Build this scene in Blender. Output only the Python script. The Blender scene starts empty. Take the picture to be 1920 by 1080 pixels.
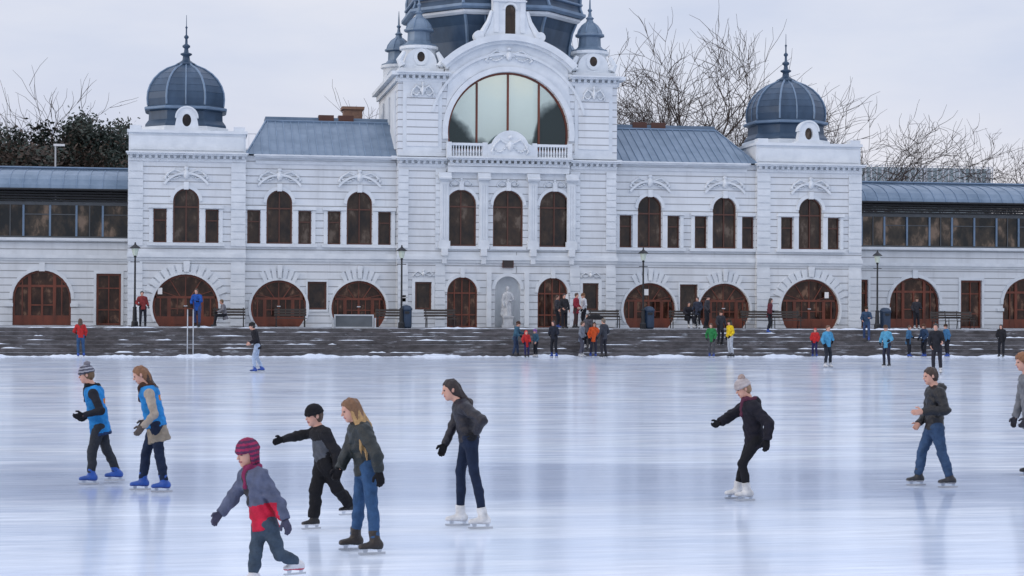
import bpy, math, random, time
import numpy as np
from mathutils import Vector, Matrix
from mathutils.geometry import tessellate_polygon
T0=time.time()
random.seed(7)
scene=bpy.context.scene; coll=scene.collection
TH=math.radians(9.85)
F=Vector((math.sin(TH),math.cos(TH),0)); R=Vector((math.cos(TH),-math.sin(TH),0))
FP=3460.; CH=2.45
CAM=-95*F+0.3*R
# ---------------------------------------------------------------- materials
def newmat(name):
    m=bpy.data.materials.new(name); m.use_nodes=True
    nt=m.node_tree; return m,nt,nt.nodes['Principled BSDF']
def N(nt,t,**k):
    n=nt.nodes.new(t)
    for a,b in k.items(): setattr(n,a,b)
    return n
def coords(nt,scale=(1,1,1),rot=0,kind='Object'):
    tc=N(nt,'ShaderNodeTexCoord'); mp=N(nt,'ShaderNodeMapping')
    mp.inputs['Scale'].default_value=scale; mp.inputs['Rotation'].default_value=(0,0,rot)
    nt.links.new(tc.outputs[kind],mp.inputs['Vector']); return mp.outputs[0]
def noise(nt,vec,scale,detail=4,rough=.55):
    n=N(nt,'ShaderNodeTexNoise'); n.inputs['Scale'].default_value=scale; n.inputs['Detail'].default_value=detail
    n.inputs['Roughness'].default_value=rough
    nt.links.new(vec,n.inputs['Vector']); return n.outputs['Fac']
def ramp(nt,fac,stops):
    r=N(nt,'ShaderNodeValToRGB'); e=r.color_ramp.elements
    while len(e)<len(stops): e.new(.5)
    for i,(p,c) in enumerate(stops):
        e[i].position=p; e[i].color=(c,c,c,1) if isinstance(c,(int,float)) else (*c[:3],1)
    nt.links.new(fac,r.inputs['Fac']); return r.outputs['Color']
def mix(nt,fac,a,b,mode='MIX'):
    m=N(nt,'ShaderNodeMix',data_type='RGBA',blend_type=mode)
    for sock,v in ((m.inputs[0],fac),(m.inputs[6],a),(m.inputs[7],b)):
        if hasattr(v,'is_linked') : nt.links.new(v,sock)
        elif isinstance(v,(int,float)): sock.default_value=v
        else: sock.default_value=(*v[:3],1)
    return m.outputs[2]
def math_(nt,op,a,b=0.):
    m=N(nt,'ShaderNodeMath',operation=op)
    for s,v in ((m.inputs[0],a),(m.inputs[1],b)):
        if hasattr(v,'is_linked'): nt.links.new(v,s)
        else: s.default_value=v
    return m.outputs[0]
def mat(name,c,rough=.7,metal=0.,c2=None,vs=2.,bump=0.,bs=20.,spec=.5,sc=(1,1,1)):
    m,nt,p=newmat(name)
    if c2 is None: c2=tuple(x*.75 for x in c)
    v=coords(nt,sc)
    f=ramp(nt,noise(nt,v,vs,6),[(.3,0.),(.7,1.)])
    nt.links.new(mix(nt,f,c,c2),p.inputs['Base Color'])
    p.inputs['Roughness'].default_value=rough; p.inputs['Metallic'].default_value=metal
    p.inputs['Specular IOR Level'].default_value=spec
    if bump:
        b=N(nt,'ShaderNodeBump'); b.inputs['Strength'].default_value=bump; b.inputs['Distance'].default_value=.02
        nt.links.new(noise(nt,v,bs,4),b.inputs['Height']); nt.links.new(b.outputs[0],p.inputs['Normal'])
    return m
def rustic(name,c,row=.37):
    m,nt,p=newmat(name)
    tc=N(nt,'ShaderNodeTexCoord'); s=N(nt,'ShaderNodeSeparateXYZ'); nt.links.new(tc.outputs['Object'],s.inputs[0])
    cb=N(nt,'ShaderNodeCombineXYZ'); nt.links.new(math_(nt,'ADD',s.outputs[0],s.outputs[1]),cb.inputs[0]); nt.links.new(s.outputs[2],cb.inputs[1])
    br=N(nt,'ShaderNodeTexBrick'); nt.links.new(cb.outputs[0],br.inputs['Vector'])
    br.inputs['Scale'].default_value=1; br.inputs['Brick Width'].default_value=400.; br.inputs['Row Height'].default_value=row
    br.inputs['Mortar Size'].default_value=.024; br.inputs['Mortar Smooth'].default_value=.3
    g=noise(nt,coords(nt,(1,1,.25)),.8,8,.6)
    grime=ramp(nt,g,[(.28,tuple(x*.82 for x in c)),(.54,c)])
    st=ramp(nt,noise(nt,coords(nt,(3,3,.22)),1.3,6,.65),[(.56,0.),(.72,.5)])
    grime=mix(nt,st,grime,tuple(x*.74 for x in c))
    low=ramp(nt,math_(nt,'ADD',math_(nt,'MULTIPLY',s.outputs[2],.3),math_(nt,'MULTIPLY',g,.5)),[(.55,.8),(.85,0.)])
    grime=mix(nt,low,grime,tuple(x*.76 for x in c))
    colr=mix(nt,br.outputs['Fac'],grime,tuple(x*.50 for x in c))
    nt.links.new(colr,p.inputs['Base Color']); p.inputs['Roughness'].default_value=.85
    b=N(nt,'ShaderNodeBump',invert=True); b.inputs['Strength'].default_value=.8; b.inputs['Distance'].default_value=.04
    nt.links.new(br.outputs['Fac'],b.inputs['Height']); nt.links.new(b.outputs[0],p.inputs['Normal'])
    return m
WC=(.67,.70,.73)
M_rust=rustic('rusticated_stucco',WC); M_white=mat('white_stucco',(.71,.745,.775),.8,c2=(.58,.62,.66),vs=1.6,bump=.2)
M_zinc=mat('zinc_roof',(.10,.155,.225),.5,.2,c2=(.18,.245,.33),vs=1.2,sc=(1,1,1))
M_dome=mat('slate_dome',(.020,.046,.085),.45,.15,c2=(.045,.085,.145),vs=1.4,sc=(1,1,.5))
M_rib=mat('lead_rib',(.17,.25,.36),.5,.2)
M_wood=mat('mahogany_wood',(.19,.044,.020),.5,c2=(.085,.024,.013),vs=2.5,sc=(1,1,.3))
M_frame=mat('dark_frame',(.10,.034,.020),.5)
M_black=mat('black_iron',(.02,.022,.026),.5,.3)
M_grey=mat('grey_mullion',(.09,.10,.11),.5,.2)
M_metal=mat('steel',(.55,.57,.6),.25,.9)
M_stone=mat('statue_stone',(.60,.62,.64),.9,c2=(.38,.40,.43),vs=4)
M_bark=mat('bark',(.060,.042,.036),.9,c2=(.03,.022,.018))
M_brick=mat('chimney_brick',(.30,.17,.11),.9,c2=(.2,.12,.09),vs=8)
M_paper=mat('paper',(.8,.8,.8),.8,c2=(.7,.7,.7))
M_board=mat('board_frame',(.50,.53,.56),.7)
def glassmat(name,a,b,scale,rough=.08,spec=.6,metal=0.,th=(.4,.6),c3=None):
    m,nt,p=newmat(name)
    g=N(nt,'ShaderNodeNewGeometry'); mp=N(nt,'ShaderNodeMapping'); mp.inputs['Scale'].default_value=(1,1,.6); nt.links.new(g.outputs['Position'],mp.inputs['Vector']); v=mp.outputs[0]
    st=[(th[0],a),(th[1],b)]
    if c3: st.append((th[1]+.09,c3))
    f=ramp(nt,noise(nt,v,scale,7,.62),st)
    nt.links.new(f,p.inputs['Base Color']); p.inputs['Roughness'].default_value=rough
    p.inputs['Specular IOR Level'].default_value=spec; p.inputs['Metallic'].default_value=metal
    bn=N(nt,'ShaderNodeBump'); bn.inputs['Strength'].default_value=.12; bn.inputs['Distance'].default_value=.05
    nt.links.new(noise(nt,v,1.3,2),bn.inputs['Height']); nt.links.new(bn.outputs[0],p.inputs['Normal'])
    return m
M_glass=glassmat('window_glass',(.013,.012,.014),(.048,.032,.024),1.4,spec=.32,th=(.38,.56),c3=(.13,.10,.08))  # brown tree reflections and glints painted as noise tones in the panes
M_doorglass=glassmat('door_glass',(.020,.009,.007),(.055,.026,.017),2.4,spec=.3,th=(.40,.57),c3=(.20,.11,.07))
M_gal=glassmat('gallery_glass',(.012,.016,.019),(.055,.045,.036),1.1,spec=.3,th=(.40,.53),c3=(.21,.15,.11))  # warm glints painted into the pane colour by noise
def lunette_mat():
    m,nt,p=newmat('lunette_glass')  # reflected treeline and pale sky are painted into the base colour
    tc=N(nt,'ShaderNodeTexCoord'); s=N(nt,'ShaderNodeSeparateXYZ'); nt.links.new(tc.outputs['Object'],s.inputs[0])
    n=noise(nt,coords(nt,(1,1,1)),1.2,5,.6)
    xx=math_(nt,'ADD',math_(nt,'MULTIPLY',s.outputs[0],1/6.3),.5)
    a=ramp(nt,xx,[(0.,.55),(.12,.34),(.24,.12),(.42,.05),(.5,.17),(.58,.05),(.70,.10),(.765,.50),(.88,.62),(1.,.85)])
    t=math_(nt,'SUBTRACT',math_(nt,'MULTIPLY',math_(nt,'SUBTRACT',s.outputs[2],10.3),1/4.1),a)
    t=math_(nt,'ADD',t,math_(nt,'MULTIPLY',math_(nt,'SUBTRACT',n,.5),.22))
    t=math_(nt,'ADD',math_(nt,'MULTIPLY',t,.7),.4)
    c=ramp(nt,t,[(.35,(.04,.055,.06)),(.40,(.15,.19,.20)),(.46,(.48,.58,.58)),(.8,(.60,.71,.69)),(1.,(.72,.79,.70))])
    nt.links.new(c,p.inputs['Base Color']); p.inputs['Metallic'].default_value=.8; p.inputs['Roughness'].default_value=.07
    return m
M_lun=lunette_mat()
def steps_mat(name,base,thr):
    m,nt,p=newmat(name)
    g=N(nt,'ShaderNodeNewGeometry'); s=N(nt,'ShaderNodeSeparateXYZ'); nt.links.new(g.outputs['True Normal'],s.inputs[0])
    up=math_(nt,'GREATER_THAN',s.outputs[2],.5)
    n=noise(nt,coords(nt,(.35,1.5,1.6)),1.2,6,.65)
    sn=math_(nt,'MULTIPLY',ramp(nt,n,[(thr,0.),(thr+.06,1.)]),up)
    n2=noise(nt,coords(nt,(.7,1,2)),2.4,7,.7)
    sn2=ramp(nt,noise(nt,coords(nt,(.45,1,2.4)),2.1,6,.7),[(.58,0.),(.70,.6)])
    f=math_(nt,'MAXIMUM',sn,sn2)
    b=ramp(nt,n2,[(.3,base),(.5,tuple(x*2.2 for x in base)),(.72,tuple(x*4.2 for x in base))])
    nt.links.new(mix(nt,f,b,(.58,.63,.70)),p.inputs['Base Color']); p.inputs['Roughness'].default_value=.75
    return m
M_steps=steps_mat('snowy_stone_steps',(.034,.032,.034),.48); M_terr=steps_mat('terrace_paving',(.05,.05,.052),.5)
def ice_mat():
    m,nt,p=newmat('ice')
    v=coords(nt,(1,1,1),TH)           # x across the rink, y down its length
    tc=N(nt,'ShaderNodeSeparateXYZ'); nt.links.new(v,tc.inputs[0])
    big=noise(nt,coords(nt,(.10,.34,1),TH),1.,6,.58)
    mid=noise(nt,coords(nt,(.22,.85,1),TH),1.,6,.6)
    fine=noise(nt,coords(nt,(.30,2.4,1),TH-.03),1.7,8,.68)
    scr=noise(nt,coords(nt,(.4,16,1),TH+.08),1.5,5,.65)
    scr2=noise(nt,coords(nt,(.6,12,1),TH-.12),1.3,5,.65)
    base=ramp(nt,big,[(.30,(.63,.73,.90)),(.52,(.80,.87,.97)),(.7,(.90,.94,1.))])
    gl=ramp(nt,mid,[(.34,1.),(.56,0.)])
    base=mix(nt,math_(nt,'MULTIPLY',gl,.42),base,(.52,.63,.83))
    base=mix(nt,ramp(nt,fine,[(.34,.38),(.60,0.)]),base,(.49,.60,.82))
    base=mix(nt,ramp(nt,scr,[(.58,0.),(.72,.55)]),base,(.95,.98,1.))
    base=mix(nt,ramp(nt,scr2,[(.28,.40),(.40,0.)]),base,(.50,.60,.80))
    dpos=math_(nt,'ADD',tc.outputs[1],math_(nt,'MULTIPLY',math_(nt,'SUBTRACT',big,.5),5.))
    a=math_(nt,'ABSOLUTE',math_(nt,'SUBTRACT',dpos,-95+25.4))
    wet=ramp(nt,math_(nt,'MULTIPLY',a,.25),[(.45,1.),(.82,0.)])
    base=mix(nt,math_(nt,'MULTIPLY',wet,.66),base,(.35,.43,.60))  # wet band, with the building's grey reflection painted into its colour
    nt.links.new(base,p.inputs['Base Color'])
    rr=ramp(nt,fine,[(.3,.07),(.7,.22)])
    rr=math_(nt,'SUBTRACT',rr,math_(nt,'MULTIPLY',gl,.03))
    nt.links.new(math_(nt,'SUBTRACT',rr,math_(nt,'MULTIPLY',wet,.02)),p.inputs['Roughness'])
    p.inputs['IOR'].default_value=1.36
    p.inputs['Specular IOR Level'].default_value=.62
    bn=N(nt,'ShaderNodeBump'); bn.inputs['Strength'].default_value=.17; bn.inputs['Distance'].default_value=.02
    nt.links.new(noise(nt,coords(nt,(.6,2.,1),TH),3.,6,.6),bn.inputs['Height']); nt.links.new(bn.outputs[0],p.inputs['Normal'])
    return m
M_ice=ice_mat()
_cm={}
def cloth(c,rough=.85,c2=None,vs=9.):
    k=(c,rough,c2)
    if k not in _cm: _cm[k]=mat('cloth',c,rough,c2=c2 or tuple(x*.55 for x in c),vs=vs,bump=.6,bs=40,spec=.25 if rough>.6 else .45)
    return _cm[k]
M_skin=mat('skin',(.58,.34,.26),.55,c2=(.52,.27,.20),vs=14)
M_eye=mat('eye',(.03,.02,.02),.2); M_lip=mat('lips',(.40,.14,.13),.5)
# ---------------------------------------------------------------- mesh builder
class MB:
    def __init__(s): s.v=[];s.f=[];s.m=[]
    def add(s,vs,fs,m=0):
        o=len(s.v); s.v+=[tuple(x) for x in vs]; s.f+=[tuple(i+o for i in q) for q in fs]; s.m+=[m]*len(fs); return s
    def box(s,x0,x1,y0,y1,z0,z1,m=0):
        return s.add([(x0,y0,z0),(x1,y0,z0),(x1,y1,z0),(x0,y1,z0),(x0,y0,z1),(x1,y0,z1),(x1,y1,z1),(x0,y1,z1)],
              [(0,3,2,1),(4,5,6,7),(0,1,5,4),(1,2,6,5),(2,3,7,6),(3,0,4,7)],m)
    def plate(s,loops,y0,y1,m=0,back=False):
        vs=[Vector((x,0,z)) for lp in loops for x,z in lp]
        tris=tessellate_polygon([[Vector((x,z,0)) for x,z in lp] for lp in loops])
        s.add([(v.x,y0,v.z) for v in vs],[tuple(t) for t in tris],m)
        if back: s.add([(v.x,y1,v.z) for v in vs],[tuple(t) for t in tris],m)
        for lp in loops:
            n=len(lp)
            s.add([(x,y0,z) for x,z in lp]+[(x,y1,z) for x,z in lp],[(i,(i+1)%n,(i+1)%n+n,i+n) for i in range(n)],m)
        return s
    def loft(s,poly,prof,cx=0,cy=0,m=0):
        n=len(poly); vs=[];fs=[]
        for r,z in prof: vs+=[(cx+x*r,cy+y*r,z) for x,y in poly]
        for j in range(len(prof)-1):
            for i in range(n):
                k=(i+1)%n; fs.append((j*n+i,j*n+k,(j+1)*n+k,(j+1)*n+i))
        fs.append(tuple(range((len(prof)-1)*n,len(prof)*n))); fs.append(tuple(reversed(range(n))))
        return s.add(vs,fs,m)
    def tube(s,pts,rads,n=6,m=0):
        pts=[Vector(p) for p in pts]; vs=[];fs=[]
        if isinstance(rads,(int,float)): rads=[rads]*len(pts)
        for i,p in enumerate(pts):
            d=(pts[min(i+1,len(pts)-1)]-pts[max(i-1,0)]).normalized()
            a=d.orthogonal().normalized() if i==0 else (a-d*a.dot(d)).normalized()
            b=d.cross(a)
            vs+=[p+(a*math.cos(2*math.pi*k/n)+b*math.sin(2*math.pi*k/n))*rads[i] for k in range(n)]
        for j in range(len(pts)-1):
            for i in range(n):
                k=(i+1)%n; fs.append((j*n+i,j*n+k,(j+1)*n+k,(j+1)*n+i))
        fs.append(tuple(range(n))); fs.append(tuple((len(pts)-1)*n+i for i in range(n)))
        return s.add(vs,fs,m)
    def mesh(s,name,mats,smooth=False):
        me=bpy.data.meshes.new(name); me.from_pydata(s.v,[],s.f)
        for m in mats: me.materials.append(m)
        me.polygons.foreach_set('material_index',s.m)
        if smooth: me.polygons.foreach_set('use_smooth',[True]*len(s.f))
        me.update(); return me
    def obj(s,name,parent,mats,smooth=False,loc=(0,0,0)):
        return mk(name,s.mesh(name,mats,smooth),parent,loc)
def mk(name,data,parent=None,loc=(0,0,0),rz=0):
    o=bpy.data.objects.new(name,data); coll.objects.link(o)
    if parent: o.parent=parent
    o.location=loc; o.rotation_euler=(0,0,rz); return o
def thing(name,label,cat,loc=(0,0,0),rz=0,group=None,data=None):
    o=mk(name,data,None,loc,rz); o['label']=label; o['category']=cat
    if group: o['group']=group
    return o
def circle(n): return [(math.cos(2*math.pi*i/n),math.sin(2*math.pi*i/n)) for i in range(n)]
C8=circle(8);C12=circle(12);C20=circle(20)
def rect(x0,x1,z0,z1): return [(x0,z0),(x1,z0),(x1,z1),(x0,z1)]
def arch(cx,hw,z0,zt,n=16,r=None):
    c=zt-hw
    return [(cx-hw,z0),(cx+hw,z0)]+[(cx+hw*math.cos(a),c+hw*math.sin(a)) for a in [math.pi*i/n for i in range(n+1)]]
def horse(cx,r,cz,zb,n=28):
    a0=-math.asin((cz-zb)/r)
    return [(cx+r*math.cos(a),cz+r*math.sin(a)) for a in [a0+(math.pi-2*a0)*i/n for i in range(n+1)]]
def arc(cx,cz,r,a0,a1,n): return [(cx+r*math.cos(a0+(a1-a0)*i/n),cz+r*math.sin(a0+(a1-a0)*i/n)) for i in range(n+1)]
# ---------------------------------------------------------------- sdf engine
def seg_t(P,a,b):
    d=b-a; L=float(d.dot(d))+1e-12
    t=((P[0]-a[0])*d[0]+(P[1]-a[1])*d[1]+(P[2]-a[2])*d[2])/L
    t=np.clip(t,0,1); return t,[P[i]-a[i]-t*d[i] for i in range(3)]
def cone(a,b,ra,rb,k=.02,cut=None,sub=False):
    a=np.array(a,float);b=np.array(b,float)
    def fn(P):
        t,q=seg_t(P,a,b); return np.sqrt(q[0]**2+q[1]**2+q[2]**2)-(ra+(rb-ra)*t)
    r=max(ra,rb); return (fn,np.minimum(a,b)-r,np.maximum(a,b)+r,k,cut,sub)
def eseg(a,b,A,B,side,k=.03,cut=None):
    a=np.array(a,float);b=np.array(b,float);s=np.array(side,float);s/=np.linalg.norm(s)
    def fn(P):
        t,q=seg_t(P,a,b); qs=q[0]*s[0]+q[1]*s[1]+q[2]*s[2]
        qr2=np.maximum(q[0]**2+q[1]**2+q[2]**2-qs**2,0)
        rs=A[0]+(B[0]-A[0])*t; rf=A[1]+(B[1]-A[1])*t
        return (np.sqrt((qs/rs)**2+qr2/rf**2)-1)*np.minimum(rs,rf)
    r=max(*A,*B); return (fn,np.minimum(a,b)-r,np.maximum(a,b)+r,k,cut,False)
def ell(c,r,fr,k=.02,cut=None,sub=False):
    c=np.array(c,float); ax=[np.array(x,float) for x in fr]
    def fn(P):
        q=[P[i]-c[i] for i in range(3)]
        l=[q[0]*x[0]+q[1]*x[1]+q[2]*x[2] for x in ax]
        k0=np.sqrt(sum((l[i]/r[i])**2 for i in range(3))); k1=np.sqrt(sum((l[i]/r[i]**2)**2 for i in range(3)))+1e-9
        return k0*(k0-1)/k1
    m=max(r); return (fn,c-m,c+m,k,cut,sub)
def axis(lo,hi,v,fine):
    if not fine: return np.arange(lo,hi+v,v)
    c,h,vf=fine; a=max(lo,c-h); b=min(hi,c+h)
    if b<=a: return np.arange(lo,hi+v,v)
    n1=max(1,int(math.ceil((a-lo)/v)));n2=int(math.ceil((b-a)/vf));n3=max(1,int(math.ceil((hi-b)/v)))
    return np.unique(np.concatenate([np.linspace(lo,a,n1+1),np.linspace(a,b,n2+1),np.linspace(b,hi,n3+1)]))
def sdf_mesh(name,prims,v,mats,fine=None,disp=None,paint=None):
    lo=np.min([p[1] for p in prims if not p[5]],axis=0)-2.5*v; hi=np.max([p[2] for p in prims if not p[5]],axis=0)+2.5*v
    A=[axis(lo[i],hi[i],v,(fine[0][i],fine[1],fine[2]) if fine else None) for i in range(3)]
    D=np.full(tuple(len(a) for a in A),.5,np.float64)
    for fn,l,h,k,cut,sub in prims:
        mg=k+2.2*v
        ix=[(max(0,np.searchsorted(A[i],l[i]-mg)-1),np.searchsorted(A[i],h[i]+mg)+1) for i in range(3)]
        sl=tuple(slice(a,b) for a,b in ix)
        P=[A[0][sl[0]][:,None,None],A[1][sl[1]][None,:,None],A[2][sl[2]][None,None,:]]
        d=fn(P)
        if cut:
            for pt,n in cut:
                d=np.maximum(d,(P[0]-pt[0])*n[0]+(P[1]-pt[1])*n[1]+(P[2]-pt[2])*n[2])
        if sub: D[sl]=np.maximum(D[sl],-d)
        else:
            a=D[sl]; hh=np.clip(.5+.5*(d-a)/k,0,1); D[sl]=d*(1-hh)+a*hh-k*hh*(1-hh)
    if disp: D=D+disp(A[0][:,None,None],A[1][None,:,None],A[2][None,None,:])
    S=D<0; sh=D.shape
    pos=np.zeros((sh[0]-1,sh[1]-1,sh[2]-1,3)); cnt=np.zeros((sh[0]-1,sh[1]-1,sh[2]-1))
    crosses=[]
    for ax in range(3):
        s0=[slice(None)]*3;s1=[slice(None)]*3;s0[ax]=slice(0,-1);s1[ax]=slice(1,None)
        a=D[tuple(s0)];b=D[tuple(s1)];cr=S[tuple(s0)]!=S[tuple(s1)]; crosses.append((cr,S[tuple(s0)]))
        t=np.where(cr,a/np.where(cr,a-b,1),0)
        o=[x for x in range(3) if x!=ax]
        shp=[1,1,1];shp[ax]=-1
        pa=A[ax][:-1].reshape(shp)+t*np.diff(A[ax]).reshape(shp)
        for o1 in (0,1):
            for o2 in (0,1):
                sl=[slice(None)]*3; sl[o[0]]=slice(o1,sh[o[0]]-1+o1); sl[o[1]]=slice(o2,sh[o[1]]-1+o2); sl=tuple(sl)
                c=cr[sl]; cnt+=c; pos[...,ax]+=np.where(c,pa[sl],0)
                for q,oo in ((o[0],o1),(o[1],o2)):
                    sp=[1,1,1];sp[q]=-1
                    pos[...,q]+=np.where(c,A[q][oo:sh[q]-1+oo].reshape(sp),0)
    act=cnt>0; idx=-np.ones(cnt.shape,int); idx[act]=np.arange(act.sum())
    V=pos[act]/cnt[act][:,None]; FC=[]
    for ax in range(3):
        cr,s0=crosses[ax]; o=[(ax+1)%3,(ax+2)%3]
        sl=[slice(None)]*3; sl[o[0]]=slice(1,-1); sl[o[1]]=slice(1,-1)
        I=np.argwhere(cr[tuple(sl)])
        if len(I)==0: continue
        I[:,o[0]]+=1; I[:,o[1]]+=1
        ins=s0[I[:,0],I[:,1],I[:,2]]
        def g(d0,d1):
            J=I.copy(); J[:,o[0]]+=d0; J[:,o[1]]+=d1; return idx[J[:,0],J[:,1],J[:,2]]
        q=np.stack([g(-1,-1),g(0,-1),g(0,0),g(-1,0)],1)
        q[~ins]=q[~ins][:,::-1]; FC.append(q)
    FC=np.concatenate(FC)
    me=bpy.data.meshes.new(name); me.from_pydata(V.tolist(),[],FC.tolist())
    for m in mats: me.materials.append(m)
    me.polygons.foreach_set('use_smooth',[True]*len(FC))
    if paint:
        c=V[FC].mean(axis=1); me.polygons.foreach_set('material_index',np.asarray(paint(c)).astype(np.int32))
    me.update(); return me
# ---------------------------------------------------------------- setting
TZ=1.30; YE=-7.6
g=thing('ground','snow dusted park ground reaching the horizon','ground',data=MB().add([(-900,3,1.28),(900,3,1.28),(900,1500,1.28),(-900,1500,1.28)],[(0,1,2,3)]).add([(-900,-400,-.06),(900,-400,-.06),(900,3,-.06),(-900,3,-.06)],[(0,1,2,3)]).mesh('ground',[mat('park_ground',(.45,.48,.50),.9,c2=(.2,.2,.19),vs=.2)])); g['kind']='structure'
o=thing('ice','pale blue skating ice with scratches and wet patches with painted reflection','ice rink',data=MB().add([(-140,-190,0),(140,-190,0),(140,YE,0),(-140,YE,0)],[(0,1,2,3)]).mesh('ice',[M_ice])); o['kind']='structure'
o=thing('terrace','grey paved terrace with snow patches before the building','terrace',data=MB().box(-90,90,-5.98,3.6,-.05,TZ).mesh('terrace',[M_terr])); o['kind']='structure'
mb=MB(); ns=7; sn=MB(); random.seed(3)
M_snow=mat('snow',(.72,.78,.86),.8,c2=(.55,.61,.71),vs=3,bump=.5,bs=12)
def drift(x0,x1,y0,y1,z,hmax):
    """lumpy strip of snow lying on a tread"""
    n=max(4,int((x1-x0)/.22)); vs=[];fs=[]
    for i in range(n+1):
        t=i/n; x=x0+(x1-x0)*t; e=min(1,4*t,4*(1-t)); h=hmax*e*random.uniform(.2,1); w=(y1-y0)*random.uniform(.55,1)*max(e,.25)
        vs+=[(x,y1-w,z-.004),(x,y1-w*.75,z+h*.8),(x,y1-w*.2,z+h),(x,y1,z+h*.9)]
    for i in range(n):
        for k in range(3): a=i*4+k; fs.append((a,a+4,a+5,a+1))
    sn.add(vs,fs)
for i in range(ns):
    y=YE+i*(1.62/ns); z=TZ*(i+1)/ns-(.003 if i==ns-1 else 0)
    mb.box(-90,90,y,-5.985+.0003*i,(-.05 if i==0 else TZ*i/ns),z)
    x=-32
    while x<36:
        L=random.uniform(.3,2.2); dens=.5 if i>=5 else .4
        if random.random()<dens: drift(x,x+L,y+.01,y+.225,z,random.uniform(.02,.08))
        x+=L+random.uniform(.1,1.2)
x=-32
while x<34:
    L=random.uniform(1.5,6)
    if random.random()<(.85 if x<-14 else .35): drift(x,x+L,-5.95,-5.2,TZ,random.uniform(.04,.12))
    x+=L+random.uniform(.3,2)
o=thing('steps','dark stone steps with snow leading from ice to terrace','steps',data=mb.mesh('steps',[M_steps])); o['kind']='structure'
vs=[];fs=[]; nx=700
for i in range(nx+1):
    x=-60+120*i/nx; h=.015+.06*abs(math.sin(x*1.7)+math.sin(x*.53+1)+random.uniform(-.6,.6)); w=.45+.3*math.sin(x*.9)+random.uniform(0,.2)
    vs+=[(x,YE-w,.002),(x,YE-w*.45,h),(x,YE+.0,h*.8)]
for i in range(nx):
    a=i*3; fs+=[(a,a+3,a+4,a+1),(a+1,a+4,a+5,a+2)]
sn.add(vs,fs)
o=thing('snow','scraped snow ridge and drifts lying along the steps','snow',data=sn.mesh('snow',[M_snow],True)); o['kind']='structure'
# ---------------------------------------------------------------- main building
B=thing('skating_hall_building','white neo-baroque skating hall with slate domes and arched windows','building')
MW=[M_rust,M_white]
def outer(x0,x1,z1): return rect(x0,x1,1.1,z1)
def wall(x0,x1,yf,z1,holes,rd=.32,name='wall'):
    return MB().plate([outer(x0,x1,z1)]+holes,yf,yf+rd).obj(name,B,MW)
_cache={}
def put(key,build,name,parent,loc):
    if key not in _cache: _cache[key]=build()
    ms=_cache[key]
    o=mk(name,ms[0][1],parent,loc)
    for n,m in ms[1:]: mk(n,m,o)
    return o
def arched_window(cx,y,z0,zt,hw,rows=(.62,),vert=1,mat_f=None,mat_g=None,parent=None,name='window'):
    key=('aw',hw,zt-z0,rows,vert,name)
    def bld():
        H=zt-z0; t=.07; f=MB(); f.plate([arch(0,hw+.005,0,H+.005),arch(0,hw-t,t,H-t)],.12,.24,back=True)
        for i in range(vert):
            x=-hw+2*hw*(i+1)/(vert+1); hz=H-hw+math.sqrt(max(0,hw*hw-x*x))-.04
            f.box(x-.028,x+.028,.125,.22,t,hz)
        for r in rows: f.box(-hw+.05,hw-.05,.13,.215,H*r-.035,H*r+.035)
        gl=MB().plate([arch(0,hw-.02,.02,H-.02)],.2,.205)
        return [('frame',f.mesh('window_frame',[mat_f or M_frame])),('glass',gl.mesh('glass',[mat_g or M_glass]))]
    return put(key,bld,name,parent or B,(cx,y,z0))
def rect_window(cx,y,z0,z1,hw,vert=0,rows=(),parent=None,mf=None,mg=None,name='window',t=.06):
    key=('rw',hw,round(z1-z0,3),vert,rows,name,id(mg))
    def bld():
        H=z1-z0; f=MB(); f.plate([rect(-hw-.003,hw+.003,-.003,H+.003),rect(-hw+t,hw-t,t,H-t)],.12,.24,back=True)
        for i in range(vert):
            x=-hw+2*hw*(i+1)/(vert+1); f.box(x-.025,x+.025,.125,.22,t,H-t)
        for r in rows: f.box(-hw+.05,hw-.05,.13,.215,H*r-.03,H*r+.03)
        gl=MB().plate([rect(-hw+.02,hw-.02,.02,H-.02)],.2,.205)
        return [('frame',f.mesh('window_frame',[mf or M_frame])),('glass',gl.mesh('glass',[mg or M_glass]))]
    return put(key,bld,name,parent or B,(cx,y,z0))
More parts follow.
